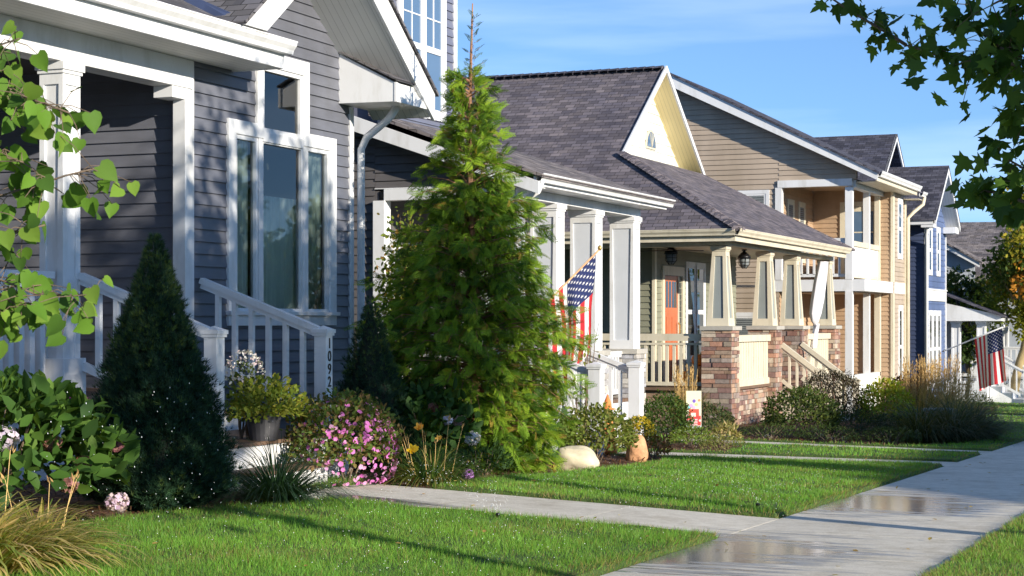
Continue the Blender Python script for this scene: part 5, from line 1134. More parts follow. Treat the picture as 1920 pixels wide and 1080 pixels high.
def clump(name, lab, x, y, n, L, spread, cl, wd=.009, cat='ornamental grass', group=None, z=None, r0=.10, up=1.0, stalks=0, scol='straw', plume=None, arch=1):
    z0 = gz(x, y)+.02 if z is None else z; t = thing(name, lab, cat, (x, y, z0), group)
    a = rs.rand(n)*2*np.pi; q = rs.rand(n)**.7; pos = np.stack([x+r0*q*np.cos(a), y+r0*q*np.sin(a), np.full(n, z0-.02)], 1)
    d = np.stack([np.cos(a)*q*spread, np.sin(a)*q*spread, np.full(n, up)], 1)+rs.normal(0, .12, (n, 3)); out = np.stack([np.cos(a), np.sin(a), np.full(n, .05)], 1)
    ln = rs.uniform(.6, 1.1, n)*L; xx = nrm(np.cross(nrm(d), -out))  # droop outwards: template bends towards -z of its normal
    scatter('blades', *ARC, pos, d, -out*1.0+np.array([0, 0, .0])+nrm(d)*0 if arch < 0 else np.cross(xx, nrm(d))*-1 if False else -out*-1*(-1), ln, cols(n, cl, .25), 'blade', t, wscale=np.full(n, wd)) if arch < 0 else \
    scatter('blades', [(v[0], v[1], v[2]*arch) for v in ARC[0]], ARC[1], pos, d, np.array([0, 0, 1])*.6-out*.8, ln, cols(n, cl, .25), 'blade', t, wscale=np.full(n, wd))
    if stalks:
        sb = MB(); pp_, pd = [], []
        for k in range(stalks):
            a = rnd.uniform(0, 6.28); s = rnd.uniform(.1, .5)*spread*.6; b = Vector((x+r0*.6*math.cos(a), y+r0*.6*math.sin(a), z0)); H = L*rnd.uniform(1.0, 1.35) if plume else L*rnd.uniform(.8, 1.25)
            e = b+Vector((math.cos(a)*s*H, math.sin(a)*s*H, H)); sb.tube([b, b.lerp(e, .5)+Vector((0, 0, .02)), e], [.004, .003, .002], 4)
            if plume:
                for j in range(plume): f = rnd.uniform(.68, 1.0); q_ = b.lerp(e, f); pp_.append((q_+Vector((rnd.gauss(0, .008), rnd.gauss(0, .008), 0)))[:]); pd.append(((e-b).normalized()+Vector((rnd.gauss(0, .25), rnd.gauss(0, .25), 0)))[:])
            else:
                for j in range(3): pp_.append((e+Vector((rnd.gauss(0, .01), rnd.gauss(0, .01), -.01*j)))[:]); pd.append((rnd.uniform(-.6, .6), rnd.uniform(-.6, .6), 1))
        build('stalk', sb, scol, t)
        m = len(pp_); scatter('seed_head', *LANCE, np.array(pp_), np.array(pd), rdir(m), rs.uniform(.035, .06, m), cols(m, [(.50, .32, .13), (.62, .42, .20), (.40, .24, .10)], .2), 'petal', t)
    return t
def ball(n, r, c, cl, size, squash=1.0):
    d = rdir(n); d[:, 2] *= 1; return np.array(c)+d*r*np.array([1, 1, squash])*rs.uniform(.8, 1, (n, 1)), d
def flower_head(parent, c, r, cl, n=130, lab=None, name='flower_head', size=.028):
    pos, d = ball(n, r, c, cl, size, .85)
    return scatter(name, [(-.5, -.35, 0), (.5, -.35, 0), (.5, .45, .05), (-.5, .45, .05)], [(0, 1, 2, 3)], pos, rdir(n), d+rdir(n)*.35, rs.uniform(.7, 1.2, n)*size, cols(n, cl, .15), 'petal', parent, label=lab)
HYD = [(.05, .115, .02), (.07, .15, .025), (.035, .085, .02), (.11, .20, .03)]
BIG = OVAL
t = shrub('hydrangea', 'broad-leaved hydrangea at the left edge with pink, lilac and faded brown flower heads', -7.75, 9.7, .66, .85, .90, 1100, .145, HYD, BIG, 'hydrangea', stems=14)
for c, r, cl_, lab in (((-7.55, 10.2, -.54), .065, [(.60, .09, .50), (.72, .16, .62)], 'magenta flower head at the top'), ((-7.42, 9.26, -.74), .095, [(.62, .52, .72), (.70, .62, .74)], 'pale lilac flower head at the left'),
                       ((-6.95, 9.82, -1.18), .078, [(.60, .42, .58), (.55, .45, .42), (.66, .52, .66)], 'fading lilac flower head low on the right'),
                       ((-7.3, 9.6, -.79), .06, [(.28, .13, .12), (.35, .20, .15)], 'dried pinkish head'), ((-7.25, 10.22, -.84), .055, [(.28, .10, .13), (.34, .18, .15)], 'dried pinkish head'), ((-7.2, 9.8, -.93), .06, [(.33, .20, .13), (.38, .18, .12)], 'dried brown head'),
                       ((-7.1, 9.5, -1.04), .065, [(.32, .18, .13), (.35, .16, .16)], 'dried brown head')):
    flower_head(t, c, r, cl_, 150, lab)
t = shrub('hydrangea', 'shaded hydrangea behind the yellow daylily, with white and violet flower heads', -7.75, 16.2, .50, .6, .84, 650, .12, [(.03, .075, .02), (.045, .10, .022)], BIG, 'hydrangea', stems=10)
for c, r, cl_, lab in (((-7.22, 16.14, -1.15), .085, [(.70, .68, .80), (.80, .78, .84)], 'large white flower head'), ((-7.32, 16.08, -.98), .07, [(.52, .33, .33), (.6, .42, .36)], 'faded pink flower head'), ((-7.4, 15.95, -.96), .05, [(.45, .48, .75), (.7, .7, .8)], 'small pale blue head'),
                       ((-7.0, 15.54, -1.45), .06, [(.48, .22, .70), (.60, .34, .76)], 'low violet flower head'), ((-7.6, 16.05, -.84), .05, [(.35, .16, .14), (.4, .2, .16)], 'dried reddish head')):
    flower_head(t, c, r, cl_, 130, lab)
# daylilies and grass clumps
clump('daylily', 'straw and green daylily clump in the bottom left corner with tan seed stalks', -6.45, 7.75, 900, .50, 1.2, [(.20, .28, .04), (.42, .42, .08), (.62, .46, .18), (.26, .34, .05), (.66, .48, .22)], .021, 'daylily', r0=.45, stalks=9)
clump('daylily', 'second straw coloured daylily clump, just left of the grey hydrangea head', -6.75, 8.75, 320, .38, 1.2, [(.13, .20, .03), (.34, .32, .06), (.50, .35, .13)], .012, 'daylily', r0=.2, stalks=4)
clump('lilyturf', 'dark green arching grass clump in front of the white steps', -7.0, 11.95, 900, .60, 1.35, [(.022, .060, .022), (.035, .085, .03), (.05, .11, .05)], .0085, r0=.16)
t = clump('daylily', 'daylily clump with a yellow bloom between the pink petunias and the arborvitae', -7.0, 14.75, 480, .48, 1.35, [(.07, .15, .025), (.12, .20, .03), (.33, .27, .08), (.05, .12, .03)], .011, 'daylily', r0=.28, stalks=9)
for c, cl_, s in (((-6.9, 14.13, -1.13), [(.85, .55, .02), (.9, .62, .05)], .075), ((-7.0, 14.46, -.95), [(.80, .33, .03), (.85, .45, .06)], .06), ((-7.0, 14.88, -1.07), [(.62, .34, .06), (.7, .45, .1)], .045)):
    m = 7; a = np.arange(m)*2*np.pi/m; d = np.stack([np.cos(a)*.7+.45, np.sin(a)*.9-.25, np.sin(a)*.5+.35], 1); scatter('flower', *OVAL, np.repeat([c], m, 0), d, rdir(m)*.2+np.array([.7, -.6, .4]), np.full(m, s), cols(m, cl_, .1), 'petal', t)
# petunia cascade beside the steps
t = shrub('petunia', 'cascade of pink petunias spilling beside the steps in front of the numbered post', -7.50, 13.98, .42, .66, .78, 3400, .05, [(.10, .16, .03), (.15, .20, .04), (.30, .18, .08), (.07, .12, .03)], OVAL, 'flowering plant', stems=10)
PT = ([(0, 0, 0)]+[(math.cos(k*math.pi/5)*(.5 if k % 2 else .42), math.sin(k*math.pi/5)*(.5 if k % 2 else .42), .16) for k in range(10)], [(0, k+1, (k+1) % 10+1) for k in range(10)])
fl0 = None
for k in range(96):
    a = nrm(rs.normal(size=3)*.8+np.array([.9, -.5, .45])); p_ = np.array([-7.50, 13.98, gz(-7.5, 13.9)+.28])+a*np.array([.43, .68, .50])*(1.0)
    if k < 60: a = nrm(np.array([.75, .45, .25])+rs.normal(size=3)*np.array([.2, .3, .35])); p_ = np.array([-7.50, 14.0, gz(-7.6, 13.9)+.28])+a*np.array([.40, .62, .45])
    p_[2] = max(p_[2], gz(-7.4, 14)+.05)
    if fl0 is None:
        fl0 = scatter('flower', *PT, np.zeros((1, 3)), np.array([[0, 1, 0.]]), np.array([[0, 0, 1.]]), np.array([.052]), np.array([(.72, .22, .60)]), 'petal', loc=(0, 0, 0))
        fl1 = scatter('flower', *PT, np.zeros((1, 3)), np.array([[0, 1, 0.]]), np.array([[0, 0, 1.]]), np.array([.052]), np.array([(.80, .42, .66)]), 'petal', loc=(0, 0, 0))
    o = (fl0 if rnd.random() < .7 else fl1).copy(); sc.collection.objects.link(o); o.parent = t; o.location = Vector(p_)-ORG[t]
    o.rotation_euler = Vector(a).to_track_quat('Z', 'Y').to_euler(); o.scale = (rnd.uniform(.75, 1.15),)*3
bpy.data.objects.remove(fl0); bpy.data.objects.remove(fl1)
n = 300; a = nrm(np.array([.7, .35, .2])+rs.normal(size=(n, 3))*np.array([.3, .45, .4])); a[:100] = nrm(np.array([.8, -.5, .2])+rs.normal(size=(100, 3))*.5); p_ = np.array([-7.50, 13.98, gz(-7.5, 13.9)+.27])+a*np.array([.42, .66, .48]); p_[:, 2] = np.maximum(p_[:, 2], gz(-7.4, 14)+.06)
o = scatter('flower_mass', [(x_*.9, y_*.9, z_) for x_, y_, z_ in PT[0]], PT[1], p_, rdir(n), a+rdir(n)*.35, rs.uniform(.034, .052, n), cols(n, [(.70, .22, .60), (.78, .40, .66), (.62, .16, .52)], .12), 'petal', t); o['kind'] = 'stuff'
# potted geranium on the lower step
px_, py_, pz_ = -7.85, 13.2, -1.0
t = thing('flower_pot', 'dark round pot of yellow green foliage on the wide brown step', 'potted plant', (px_, py_, pz_))
mb = MB(); mb.lathe((px_, py_, pz_), [(.115, 0), (.15, .20), (.158, .205), (.160, .235), (.140, .236), (.135, .20)], 20); build('pot', mb, 'pot', t, smooth=False)
n = 1300; d = rdir(n); d[:, 2] = np.abs(d[:, 2]); pos = np.array([px_+.02, py_+.06, pz_+.22])+d*rs.uniform(.45, 1, (n, 1))*np.array([.30, .55, .32]); pos[:, 2] -= .25*np.maximum(0, (np.hypot(pos[:, 0]-px_, pos[:, 1]-py_)-.22))
scatter('foliage', *OVAL, pos, d+rdir(n)*.8, d+rdir(n)*.6+np.array([0, 0, .5]), rs.uniform(.035, .07, n), cols(n, [(.16, .22, .025), (.24, .28, .03), (.10, .16, .03), (.32, .30, .05)], .2), 'foliage', t)
t = shrub('white_flower_plant', 'small plant of white and pale pink blossom beside the nearer newel post', -8.1, 13.3, .15, .18, .64, 520, .04, [(.10, .15, .03), (.14, .18, .04)], OVAL, 'flowering plant', z=-1.0, stems=6)
n = 260; d = rdir(n); d[:, 2] = np.abs(d[:, 2]); scatter('flower', *OVAL, np.array([-8.1, 13.3, -.50])+d*np.array([.17, .20, .26]), rdir(n), d+rdir(n)*.4, rs.uniform(.022, .04, n), cols(n, [(.85, .82, .78), (.80, .62, .66), (.9, .88, .84)], .08), 'petal', t)
# climber on the open side of the second porch
def climber(name, lab, x, y, H, n, rx, cl, cat='climbing shrub', size=.06, lean=(0, 0)):
    z0 = gz(x, y); t = thing(name, lab, cat, (x, y, z0)); bb = MB(); pos = []
    for k in range(7):
        a = Vector((x+rnd.uniform(-.08, .08), y, z0)); q = Vector((x+rnd.uniform(-rx, rx)+lean[0], y+rnd.uniform(-.25, .25)+lean[1], z0+H*rnd.uniform(.6, 1))); P = limb(bb, a, q, .014, .003, 8, .10, 5)
        for _ in range(n//7): i = rnd.randrange(1, 8); pos.append((P[i].lerp(P[i+1], rnd.random())+Vector((rnd.gauss(0, rx*.30), rnd.gauss(0, .10), rnd.gauss(0, .08))))[:])
    build('stem', bb, 'bark', t); pos = np.array(pos); n = len(pos); d = rdir(n); d[:, 2] -= .3
    scatter('foliage', *OVAL, pos, d, rdir(n)+np.array([.4, -.3, .5]), rs.uniform(.7, 1.25, n)*size, cols(n, cl, .2), 'foliage', t); return t
climber('young_tree', 'slim young tree with yellow green leaves, between the arborvitae and the white porch corner post', -9.9, 19.4, 3.05, 3600, .42, [(.16, .24, .03), (.11, .18, .025), (.28, .32, .05), (.13, .19, .03), (.30, .17, .05)], 'tree', .065, (.35, 0))
climber('climbing_vine', 'thin leafy vine rising past the flag to the white column', -8.45, 22.35, 1.95, 90, .10, [(.15, .20, .04), (.22, .26, .05)], 'vine', .075, (.1, .15))
# shrubs, boulders and small things toward the third house
mbx = MB()
def rock(name, lab, x, y, s, mat, rot=0, sink=.12):
    z0 = gz(x, y); bm = bpy.data.meshes.new(name); import bmesh as B_; b = B_.new(); B_.ops.create_icosphere(b, subdivisions=4, radius=1)
    for v in b.verts:
        c = v.co; f = 1+.13*math.sin(c.x*2.3+c.y*1.7+x)+.08*math.sin(c.z*4+c.x*3)+.03*math.sin(c.y*9+c.z*7); v.co = Vector((c.x*s[0]*f, c.y*s[1]*f, c.z*s[2]*f))
    B_.ops.rotate(b, verts=b.verts, matrix=Matrix.Rotation(rot, 3, 'Z')); B_.ops.translate(b, verts=b.verts, vec=(0, 0, s[2]*(1-sink)-.02)); b.to_mesh(bm); b.free()
    bm.materials.append(MT[mat]); bm.polygons.foreach_set('use_smooth', [True]*len(bm.polygons)); o = bpy.data.objects.new(name, bm); sc.collection.objects.link(o); o.location = (x, y, z0); tag(o, lab, 'rock'); return o
rock('boulder', 'smooth cream boulder at the foot of the arborvitae', -6.95, 18.25, (.24, .22, .17), 'boulder')
rock('boulder', 'upright rough orange sandstone rock at the end of the shrub bed', -7.08, 20.75, (.12, .13, .22), 'sandstone', sink=.2)
G1 = [(.13, .18, .03), (.19, .23, .04), (.09, .13, .03), (.24, .22, .07)]
shrub('spirea_shrub', 'loose yellow green shrub between the cream boulder and the orange rock', -7.40, 20.2, .42, .62, .66, 2200, .055, G1, OVAL)
shrub('spirea_shrub', 'taller green shrub right behind the cream boulder, touching the arborvitae', -7.75, 19.1, .45, .5, .80, 1500, .05, [(.10, .16, .03), (.14, .2, .03)], OVAL)
t = shrub('chrysanthemum', 'round clump of small yellow chrysanthemums in front of the white newel post', -7.40, 21.8, .20, .30, .54, 700, .04, [(.10, .15, .03), (.14, .18, .04)], OVAL, 'flowering plant')
n = 800; d = rdir(n); d[:, 2] = np.abs(d[:, 2])+.25; d = nrm(d); scatter('flower', *OVAL, np.array([-7.4, 21.8, gz(-7.4, 21.8)+.22])+d*np.array([.21, .31, .34]), rdir(n), d+rdir(n)*.4, rs.uniform(.025, .04, n), cols(n, [(.80, .58, .03), (.85, .66, .06), (.6, .42, .04)], .12), 'petal', t)
shrub('barberry_shrub', 'small reddish shrub low beside the orange rock', -7.15, 21.6, .22, .3, .30, 400, .045, [(.30, .10, .05), (.22, .12, .05), (.12, .12, .03)], OVAL)
shrub('boxwood_shrub', 'dark green rounded shrub to the left of the garden flag', -7.95, 24.6, .38, .45, .72, 2000, .045, [(.035, .075, .018), (.055, .10, .02), (.09, .14, .025)], OVAL)
shrub('boxwood_shrub', 'dark green shrub behind and to the right of the garden flag', -8.2, 27.5, .42, .5, .50, 1400, .05, [(.05, .08, .03), (.07, .10, .035), (.12, .13, .05)], OVAL)
shrub('groundcover_plant', 'low bright green leafy plant under the garden flag', -7.5, 24.4, .30, .45, .28, 700, .06, [(.12, .20, .03), (.18, .24, .04)], LANCE, 'plant')
shrub('hosta', 'tan and yellow leafed hosta clump in front of the stone pier', -7.2, 25.05, .20, .24, .30, 360, .09, [(.50, .38, .20), (.36, .32, .12), (.22, .24, .06)], LANCE, 'plant')
shrub('groundcover_plant', 'flat straggly plants along the mulch edge beside the second walk', -7.0, 24.2, .25, .7, .16, 500, .05, [(.14, .18, .04), (.24, .22, .08)], LANCE, 'plant')
for x, y, rx, lab in ((-7.9, 26.75, .5, 'low dark edging plant along the third walk, nearest the stone pier'), (-7.0, 26.8, .45, 'low dark edging plant along the third walk, second from the pier'), (-6.1, 26.85, .5, 'low dark edging plant along the third walk, in front of the mounded shrubs'), (-5.2, 27.1, .45, 'low dark edging plant at the sidewalk end of the third walk')):
    shrub('edging_plant', lab, x, y, rx, .3, .26, 700, .05, [(.03, .06, .02), (.05, .09, .025), (.09, .12, .03)], LANCE, 'plant')
for x, y, lab in ((-7.1, 16.1, 'low dark fern-like plant at the left foot of the arborvitae'), (-7.3, 15.3, 'small dark leafy plant behind the daylily clump')):
    shrub('edging_plant', lab, x, y, .3, .35, .30, 500, .07, [(.03, .07, .02), (.05, .10, .025)], LANCE, 'plant')
clump('feather_reed_grass', 'tall tan feather grass standing in front of the third porch railing', -8.65, 27.8, 460, .85, .32, [(.30, .25, .09), (.42, .30, .12), (.18, .20, .05)], .010, r0=.20, stalks=46, plume=9, arch=.35)
D1 = [(.022, .048, .022), (.035, .065, .025), (.05, .08, .03)]
shrub('shade_shrub', 'dark shrub at the foot of the third house steps', -6.75, 27.8, .62, .6, .78, 2600, .055, [(.04, .075, .02), (.07, .10, .025), (.12, .15, .03)], OVAL)
shrub('shade_shrub', 'low dark shrub right of the first, along the third walk', -5.95, 28.1, .50, .55, .48, 1700, .05, D1, LANCE)
t = shrub('lace_leaf_maple', 'dark weeping laceleaf maple with a flat arching crown beside the cream steps', -6.66, 29.6, .60, .66, 1.08, 3600, .07, [(.035, .022, .016), (.022, .026, .014), (.05, .032, .02), (.06, .06, .02)], LANCE, 'tree', stems=14, droop=1.3, shell=.8)
shrub('golden_shrub', 'bright yellow green shrub in front of the tan house', -5.75, 29.6, .46, .5, .92, 2200, .06, [(.30, .38, .03), (.42, .42, .03), (.22, .32, .03), (.5, .36, .06)], OVAL)
shrub('shade_shrub', 'very dark mounded shrub in front of the golden shrub', -5.5, 28.2, .45, .5, .40, 1500, .05, D1, LANCE)
shrub('smoke_bush', 'purple brown shrub left of the tall tan grasses', -5.9, 32.2, .42, .5, .98, 1800, .065, [(.12, .06, .055), (.18, .10, .08), (.24, .09, .05), (.08, .05, .04)], OVAL)
for x, y, L, lab in ((-4.95, 28.2, .86, 'leftmost of the dark fountain grass clumps beside the sidewalk'), (-4.55, 28.8, .92, 'middle dark fountain grass clump beside the sidewalk'), (-4.38, 29.7, .84, 'rightmost dark fountain grass clump, overhanging the lawn edge')):
    clump('fountain_grass', lab, x, y, 900, L, 1.15, [(.03, .055, .02), (.05, .08, .03), (.08, .10, .04), (.16, .13, .06)], .012, r0=.34, group='grass clumps beside the sidewalk')
for x, y, L, lab in ((-5.58, 31.6, .98, 'tan plumed grass on the left, before the blue house'), (-5.32, 32.1, 1.05, 'tallest tan plumed grass, before the blue house'), (-4.88, 31.1, .86, 'tan and green plumed grass on the right, nearest the sidewalk')):
    clump('plume_grass', lab, x, y, 620, L, .55, [(.36, .29, .11), (.50, .36, .15), (.20, .22, .06), (.58, .42, .20)], .013, r0=.30, stalks=85, plume=14, arch=.5, group='tan plumed grasses')
shrub('yellow_shrub', 'soft yellow green shrub at the right end of the grasses', -4.93, 34.0, .36, .5, .70, 1400, .06, [(.24, .24, .05), (.32, .28, .06), (.16, .18, .04)], LANCE)
mb = MB(); mb.box(-5.25, -4.85, 30.3, 30.8, gz(-5, 30.5), gz(-5, 30.5)+.46); mb.box(-5.27, -4.83, 30.28, 30.82, gz(-5, 30.5)+.4602, gz(-5, 30.5)+.50); tag(build('utility_cabinet', mb, 'panel_grey', loc=(-5.05, 30.5, gz(-5, 30.5)), bevel=.01), 'grey green metal utility cabinet almost hidden in the grasses', 'utility box')
# autumn tree in front of the last houses
def crowntree(name, lab, x, y, zc, rad, n, size, cl, trunk=.16, mat='bark_pale', clumps=34, lean=0):
    z0 = gz(x, y); t = thing(name, lab, 'tree', (x, y, z0)); tb = MB(); P = limb(tb, (x, y, z0-.05), (x+lean, y, zc-rad[2]*.55), trunk, trunk*.75, 6, .03, 10); build('trunk', tb, mat, t, smooth=True)
    bb = MB(); pos = []; cc = []; c = np.array([x+lean, y, zc]); C_ = np.array(cl)
    for k in range(clumps):
        d = nrm(rs.normal(size=3)); q = c+d*np.array(rad)*rs.uniform(.45, .92); limb(bb, P[-1], tuple(q), trunk*.3, .015, 5, .1, 5)
        m = n//clumps; pos.append(q+nrm(rs.normal(size=(m, 3)))*rs.uniform(.3, 1, (m, 1))*np.array(rad)*.30); i = rs.randint(len(cl)); cc.append(cols(m, [cl[i], cl[(i+rs.randint(2)) % len(cl)]], .3))
    build('branch', bb, mat, t); pos = np.concatenate(pos); n = len(pos)
    scatter('crown', *OVAL, pos, rdir(n)+np.array([0, 0, -.2]), rdir(n)+np.array([.2, -.2, .6]), rs.uniform(.7, 1.2, n)*size, np.concatenate(cc), 'foliage', t); return t
crowntree('autumn_tree', 'street tree turning orange and yellow, pale trunk, behind the far flag', -7.2, 56.6, 1.45, (2.1, 2.3, 2.6), 11000, .17, [(.10, .15, .02), (.22, .23, .02), (.30, .24, .03), (.45, .20, .03), (.14, .19, .03), (.07, .11, .02), (.11, .16, .02), (.17, .21, .03)], .15, lean=.55)
crowntree('dark_tree', 'dark green tree left of the autumn tree, filling the gap beside the blue house', -8.9, 59.5, .2, (1.2, 1.4, 1.7), 3500, .16, [(.03, .06, .015), (.05, .09, .02), (.12, .14, .03)], .12, 'bark')
crowntree('background_tree', 'green and rust tree behind the autumn tree at the right edge', -5.5, 75.0, 1.5, (3.2, 3, 3.0), 5000, .24, [(.08, .12, .02), (.25, .2, .03), (.35, .15, .04)], .18, 'bark')
crowntree('background_tree', 'distant green tree at the end of the street', -9.5, 92.0, .2, (6, 3, 2.6), 5000, .35, [(.05, .09, .02), (.09, .13, .03)], .2, 'bark')
for x, y, h_, lab in ((11.6, 37, 1.6, 'leafy street tree across the road, nearest of its row'), (12.2, 43, 1.9, 'second street tree across the road'), (11.5, 49.5, 1.4, 'third street tree across the road'), (12.4, 56, 2.0, 'fourth street tree across the road'), (11.8, 63, 1.7, 'farthest street tree across the road')):
    t = crowntree('verge_tree', lab, x, y, h_, (2.6, 2.9, 2.5), 2600, .34, [(.05, .10, .02), (.09, .15, .03), (.035, .07, .02)], .14, 'bark', 20); t['group'] = 'street trees across the road'
# ------------------------------------------------------------------ flags
RED, WHT, NVY = (.58, .035, .05), (.80, .78, .80), (.028, .04, .14)
def flag(name, lab, base, tip, hoist_a, Lf, drop, folds, seed, sway, loc, canton_at='tip', pole_r=.012, fin='brass'):
    """pole base->tip; the hoist lies along the pole between hoist_a (fraction) and the tip; S(u, v): u along the fly, v along the hoist (0 = union side)"""
    t = thing(name, lab, 'flag', loc); base, tip = Vector(base), Vector(tip); mb = MB(); mb.tube([base, tip], pole_r, 8); build('pole', mb, 'sandstone' if fin == 'brass' else 'white', t, smooth=True)
    mb = MB(); mb.lathe(tip, [(.004, -.02), (.022, -.01), (.032, .015), (.022, .042), (.004, .055)], 10); build('finial', mb, fin, t, smooth=True)
    mb = MB(); mb.beam(base-Vector((.03, 0, .02)), base+Vector((.05, 0, .035)), .04, .04); build('bracket', mb, 'black', t)
    A_ = base.lerp(tip, hoist_a); Bt = base.lerp(tip, .97)
    def S(u, v, off=0):
        p = Bt.lerp(A_, v); 
        return p+drop(u, v)
    mb = MB(); nu, nv = 40, 39
    for j in range(nv):
        for i in range(nu):
            u0, u1, v0, v1 = i/nu, (i+1)/nu, j/nv, (j+1)/nv; st_ = int(j/3); col = NVY if (u0 < .40 and st_ < 7) else (RED if st_ % 2 == 0 else WHT)
            mb.quad(S(u0, v0), S(u1, v0), S(u1, v1), S(u0, v1), 0, col)
    cl_ = build('cloth', mb, 'cloth', t, smooth=True, label='red and white stripes with a blue union of white stars')
    sb = MB(); eps = .004
    for r_ in range(9):
        for c_ in range(6 if r_ % 2 == 0 else 5):
            u = .40*((c_+.5)/6 if r_ % 2 == 0 else (c_+1)/6); v = (7/13)*(r_+.6)/9.2; pts = []
            for k in range(10):
                a = k*math.pi/5+math.pi/2; rr_ = (.5 if k % 2 == 0 else .2)*.052; pts.append((u+math.cos(a)*rr_*.62, v+math.sin(a)*rr_*1.15))
            N_ = (S(u+.01, v)-S(u, v)).cross(S(u, v+.01)-S(u, v)).normalized()
            for sg in (-1, 1):
                P_ = [S(a, b)+N_*eps*sg for a, b in pts]; c0 = S(u, v)+N_*eps*sg; sb.add([c0]+P_, [(0, k+1, (k+1) % 10+1) if sg > 0 else (0, (k+1) % 10+1, k+1) for k in range(10)], 0, (.85, .85, .88))
    build('star_field', sb, 'cloth', cl_); return t
def drop1(u, v):     # hangs from a steep pole, gathered in folds
    L = 1.42; f = u*L; g = .10*math.sin(v*11+1.0)*(u**.6)+.03*math.sin(u*9+v*6)
    return Vector((-.02-.42*v*u*(.35)+.30*u*(v-.25)*.8*0-.10*u, .46*u*(.55-v)*-.25+g, -f*(.96-.05*v)+(-.0)*u))+Vector((.30*v*u, .12*v*u, .30*v*u*0))
flag('porch_flag', 'large stars and stripes flag hanging from an angled pole at the second porch', (-9.28, 21.75, -.32), (-8.25, 22.65, .99), .42, 1.5, drop1, 3, 1, 0, (-9.28, 21.75, -.32))
def drop2(u, v):
    L = 1.45; f = u*L; return Vector((.05*math.sin(v*8)*u+.10*u, .12*math.sin(v*10+.6)*u, -f))
flag('far_flag', 'smaller stars and stripes flag on a long pole in front of the autumn tree', (-8.30, 51.0, -.80), (-6.55, 50.2, -.11), .52, 1.5, drop2, 3, 2, 0, (-8.30, 51.0, -.80), pole_r=.02, fin='white')
# garden flag
gx, gy = -7.6, 24.9; g0 = gz(gx, gy); t = thing('garden_flag', 'small garden banner with a red pickup and coloured balloons on a cream ground', 'garden flag', (gx, gy, g0))
mb = MB(); mb.tube([(gx+.10, gy+.06, g0), (gx+.10, gy+.06, g0+.78), (gx+.06, gy+.05, g0+.80), (gx-.12, gy-.02, g0+.80)], .005, 6); build('stand', mb, 'black', t)
U = Vector((.92, .39, 0)); Nn = Vector((.39, -.92, 0)); O_ = Vector((gx-.02, gy, g0+.27)); K = .11
def gp(a, b, o=0): return O_+U*(a*K)+Vector((0, 0, b*K))+Nn*(o+.006*math.sin(b*1.3))
mb = MB()
for i in range(10):
    b0, b1 = i*.49, (i+1)*.49; mb.quad(gp(-1, b0), gp(1, b0), gp(1, b1), gp(-1, b1), 0, (.84, .80, .62) if b0 > 1.9 else ((.82, .66, .58) if b0 > .4 else (.70, .78, .76)))
gb = build('banner', mb, 'paint', t)
mb = MB()
def disc(a, b, r, col, o=.004, sx=1): mb.add([gp(a, b, o)]+[gp(a+r*sx*math.cos(k*math.pi/6), b+r*math.sin(k*math.pi/6), o) for k in range(12)], [(0, k+1, (k+1) % 12+1) for k in range(12)], 0, col)
def rect(a0, a1, b0, b1, col, o=.004): mb.quad(gp(a0, b0, o), gp(a1, b0, o), gp(a1, b1, o), gp(a0, b1, o), 0, col)
rect(-.92, .92, .35, 1.6, (.75, .08, .08), .003); rect(-.62, .68, 1.6, 2.5, (.78, .12, .09), .003); rect(-.40, .25, 1.5, 2.0, (.85, .80, .70)); disc(-.68, .95, .16, (.9, .72, .7)); disc(.80, .98, .16, (.9, .72, .7))
for k in range(4): rect(-.42, .48, .42+k*.22, .52+k*.22, (.80, .82, .85))
disc(.05, 3.55, .24, (.22, .14, .62), sx=.9); disc(-.35, 2.95, .26, (.62, .42, .75)); disc(.35, 3.1, .2, (.75, .66, .30)); disc(.72, 3.65, .17, (.70, .34, .20)); disc(-.62, 2.75, .16, (.25, .62, .72)); disc(.05, 2.7, .22, (.70, .50, .78))
build('picture', mb, 'paint', gb)
# scarecrow figure on the steps of the second house
t = thing('scarecrow_decoration', 'small orange scarecrow decoration standing beside the white newel post of the second steps', 'decoration', (-8.15, 22.3, -1.75)); x, y, z = -8.02, 22.32, -1.75
mb = MB(); mb.lathe((x, y, z), [(.13, 0), (.11, .25), (.07, .45), (.03, .50)], 12); build('body', mb, 'orange', t, smooth=True)
mb = MB(); mb.lathe((x, y, z+.48), [(.02, 0), (.065, .04), (.07, .09), (.04, .14), (.01, .15)], 12); build('head', mb, 'straw', t, smooth=True)
mb = MB(); mb.lathe((x, y, z+.60), [(.12, 0), (.11, .012), (.06, .02), (.045, .10), (.005, .20)], 12); build('hat', mb, 'orange', t, smooth=True)
# lawn sprinklers and the water they throw
MT['water'] = newmat('water_drop')[0]; p_ = MT['water'].node_tree.nodes['Principled BSDF']; p_.inputs['Base Color'].default_value = (.92, .95, 1, 1); p_.inputs['Roughness'].default_value = .15; p_.inputs['Specular IOR Level'].default_value = 1
def sprinkler(x, y, lab):
    z0 = gz(x, y); t = thing('lawn_sprinkler', lab, 'sprinkler', (x, y, z0)); mb = MB(); mb.lathe((x, y, z0-.02), [(.022, 0), (.022, .05), (.014, .055), (.012, .07)], 10); build('riser', mb, 'black', t)
    mb = MB(); mb.lathe((x, y, z0+.05), [(.014, 0), (.02, .02), (.012, .03)], 10); build('nozzle', mb, 'black', t)
sprinkler(-5.25, 12.2, 'black pop-up sprinkler head in the near lawn'); sprinkler(-3.95, 14.75, 'black pop-up sprinkler head at the lawn corner by the sidewalk'); sprinkler(-5.6, 21.0, 'black pop-up sprinkler head in the shaded strip of the second lawn')
P, D, S_ = [], [], []
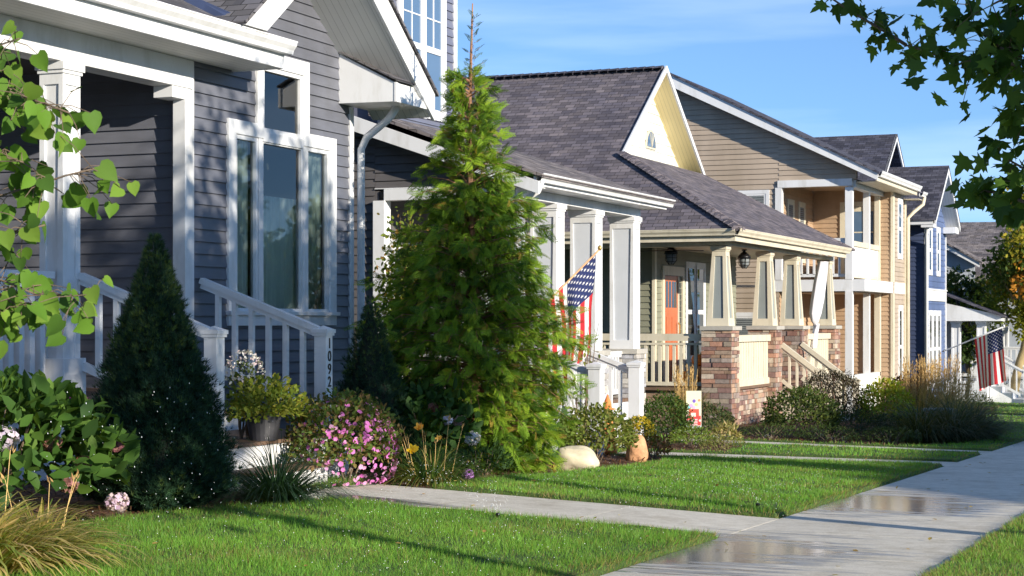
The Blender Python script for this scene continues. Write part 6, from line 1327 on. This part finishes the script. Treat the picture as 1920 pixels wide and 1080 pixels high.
n = 130; pos = np.stack([rs.uniform(-7.0, -6.4, n), rs.uniform(8.9, 10.9, n), rs.uniform(-1.25, -.45, n)], 1)+rs.normal(0, .1, (n, 3)); P.append(pos); D.append(np.tile([[.05, .1, -1]], (n, 1))+rs.normal(0, .08, (n, 3))); S_.append(rs.uniform(.004, .017, n))
n = 110; P.append(np.stack([rs.uniform(-8.7, -8.0, n), rs.uniform(9.6, 11.6, n), rs.uniform(-.9, -.3, n)], 1)); D.append(np.tile([[.1, .2, -.6]], (n, 1))+rs.normal(0, .2, (n, 3))); S_.append(rs.uniform(.005, .012, n))
for (x, y, n, R_, hh) in ((-5.25, 12.2, 420, 1.9, .30), (-5.6, 21.0, 500, 2.2, .35), (-3.95, 14.75, 160, 1.2, .22)):
    for a0 in np.linspace(2.2, 5.6, 7): 
        m = n//7; f = rs.rand(m)**1.2; a = a0+rs.normal(0, .03, m)+f*.12; z = gz(x, y)+.1+hh*4*f*(1-f)+rs.normal(0, .012, m)
        P.append(np.stack([x+R_*f*np.cos(a), y+R_*f*np.sin(a), z], 1)); D.append(np.stack([np.cos(a), np.sin(a), (1-2*f)*.8], 1)); S_.append(rs.uniform(.004, .013, m))
P, D, S_ = map(np.concatenate, (P, D, S_)); n = len(P)
o = scatter('water_spray', [(0, 0, 0), (.22, .5, 0), (0, 1, 0), (-.22, .5, 0), (0, .5, .22), (0, .5, -.22)], [(0, 4, 1), (1, 4, 2), (2, 4, 3), (3, 4, 0), (1, 5, 0), (2, 5, 1), (3, 5, 2), (0, 5, 3)], P, D, rdir(n), S_, np.ones((n, 3)), 'water'); o['kind'] = 'stuff'
# sparse dew on the blades
n = 900; x = rs.uniform(-6.6, -3.8, n); y = rs.uniform(8.5, 20.5, n); k = ~((y > 12.3) & (y < 14.3)); x, y = x[k], y[k]; n = len(x)
o = scatter('dew', [(0, 0, 0), (.5, .5, 0), (0, 1, 0), (-.5, .5, 0), (0, .5, .5), (0, .5, -.5)], [(0, 4, 1), (1, 4, 2), (2, 4, 3), (3, 4, 0), (1, 5, 0), (2, 5, 1), (3, 5, 2), (0, 5, 3)], np.stack([x, y, gzv(x, y)+rs.uniform(.08, .11, n)], 1), rdir(n), rdir(n), rs.uniform(.003, .007, n), np.ones((n, 3)), 'water'); o['kind'] = 'stuff'

n = 240; x = rs.uniform(-6.8, -2.0, n); y = rs.uniform(8, 26, n); x[:90] = rs.uniform(-9, -6.7, 90)
o = scatter('leaf_litter', *OVAL, np.stack([x, y, gzv(x, y)+.03+.045*(x < -6.6)*0+np.where(turf_z(x, y) > .02, .07, 0)], 1), rdir(n)*np.array([1, 1, .15]), rdir(n)*.25+np.array([0, 0, 1]), rs.uniform(.03, .06, n), cols(n, [(.42, .26, .08), (.5, .36, .1), (.28, .15, .06), (.3, .3, .08)], .2), 'petal'); o['kind'] = 'stuff'
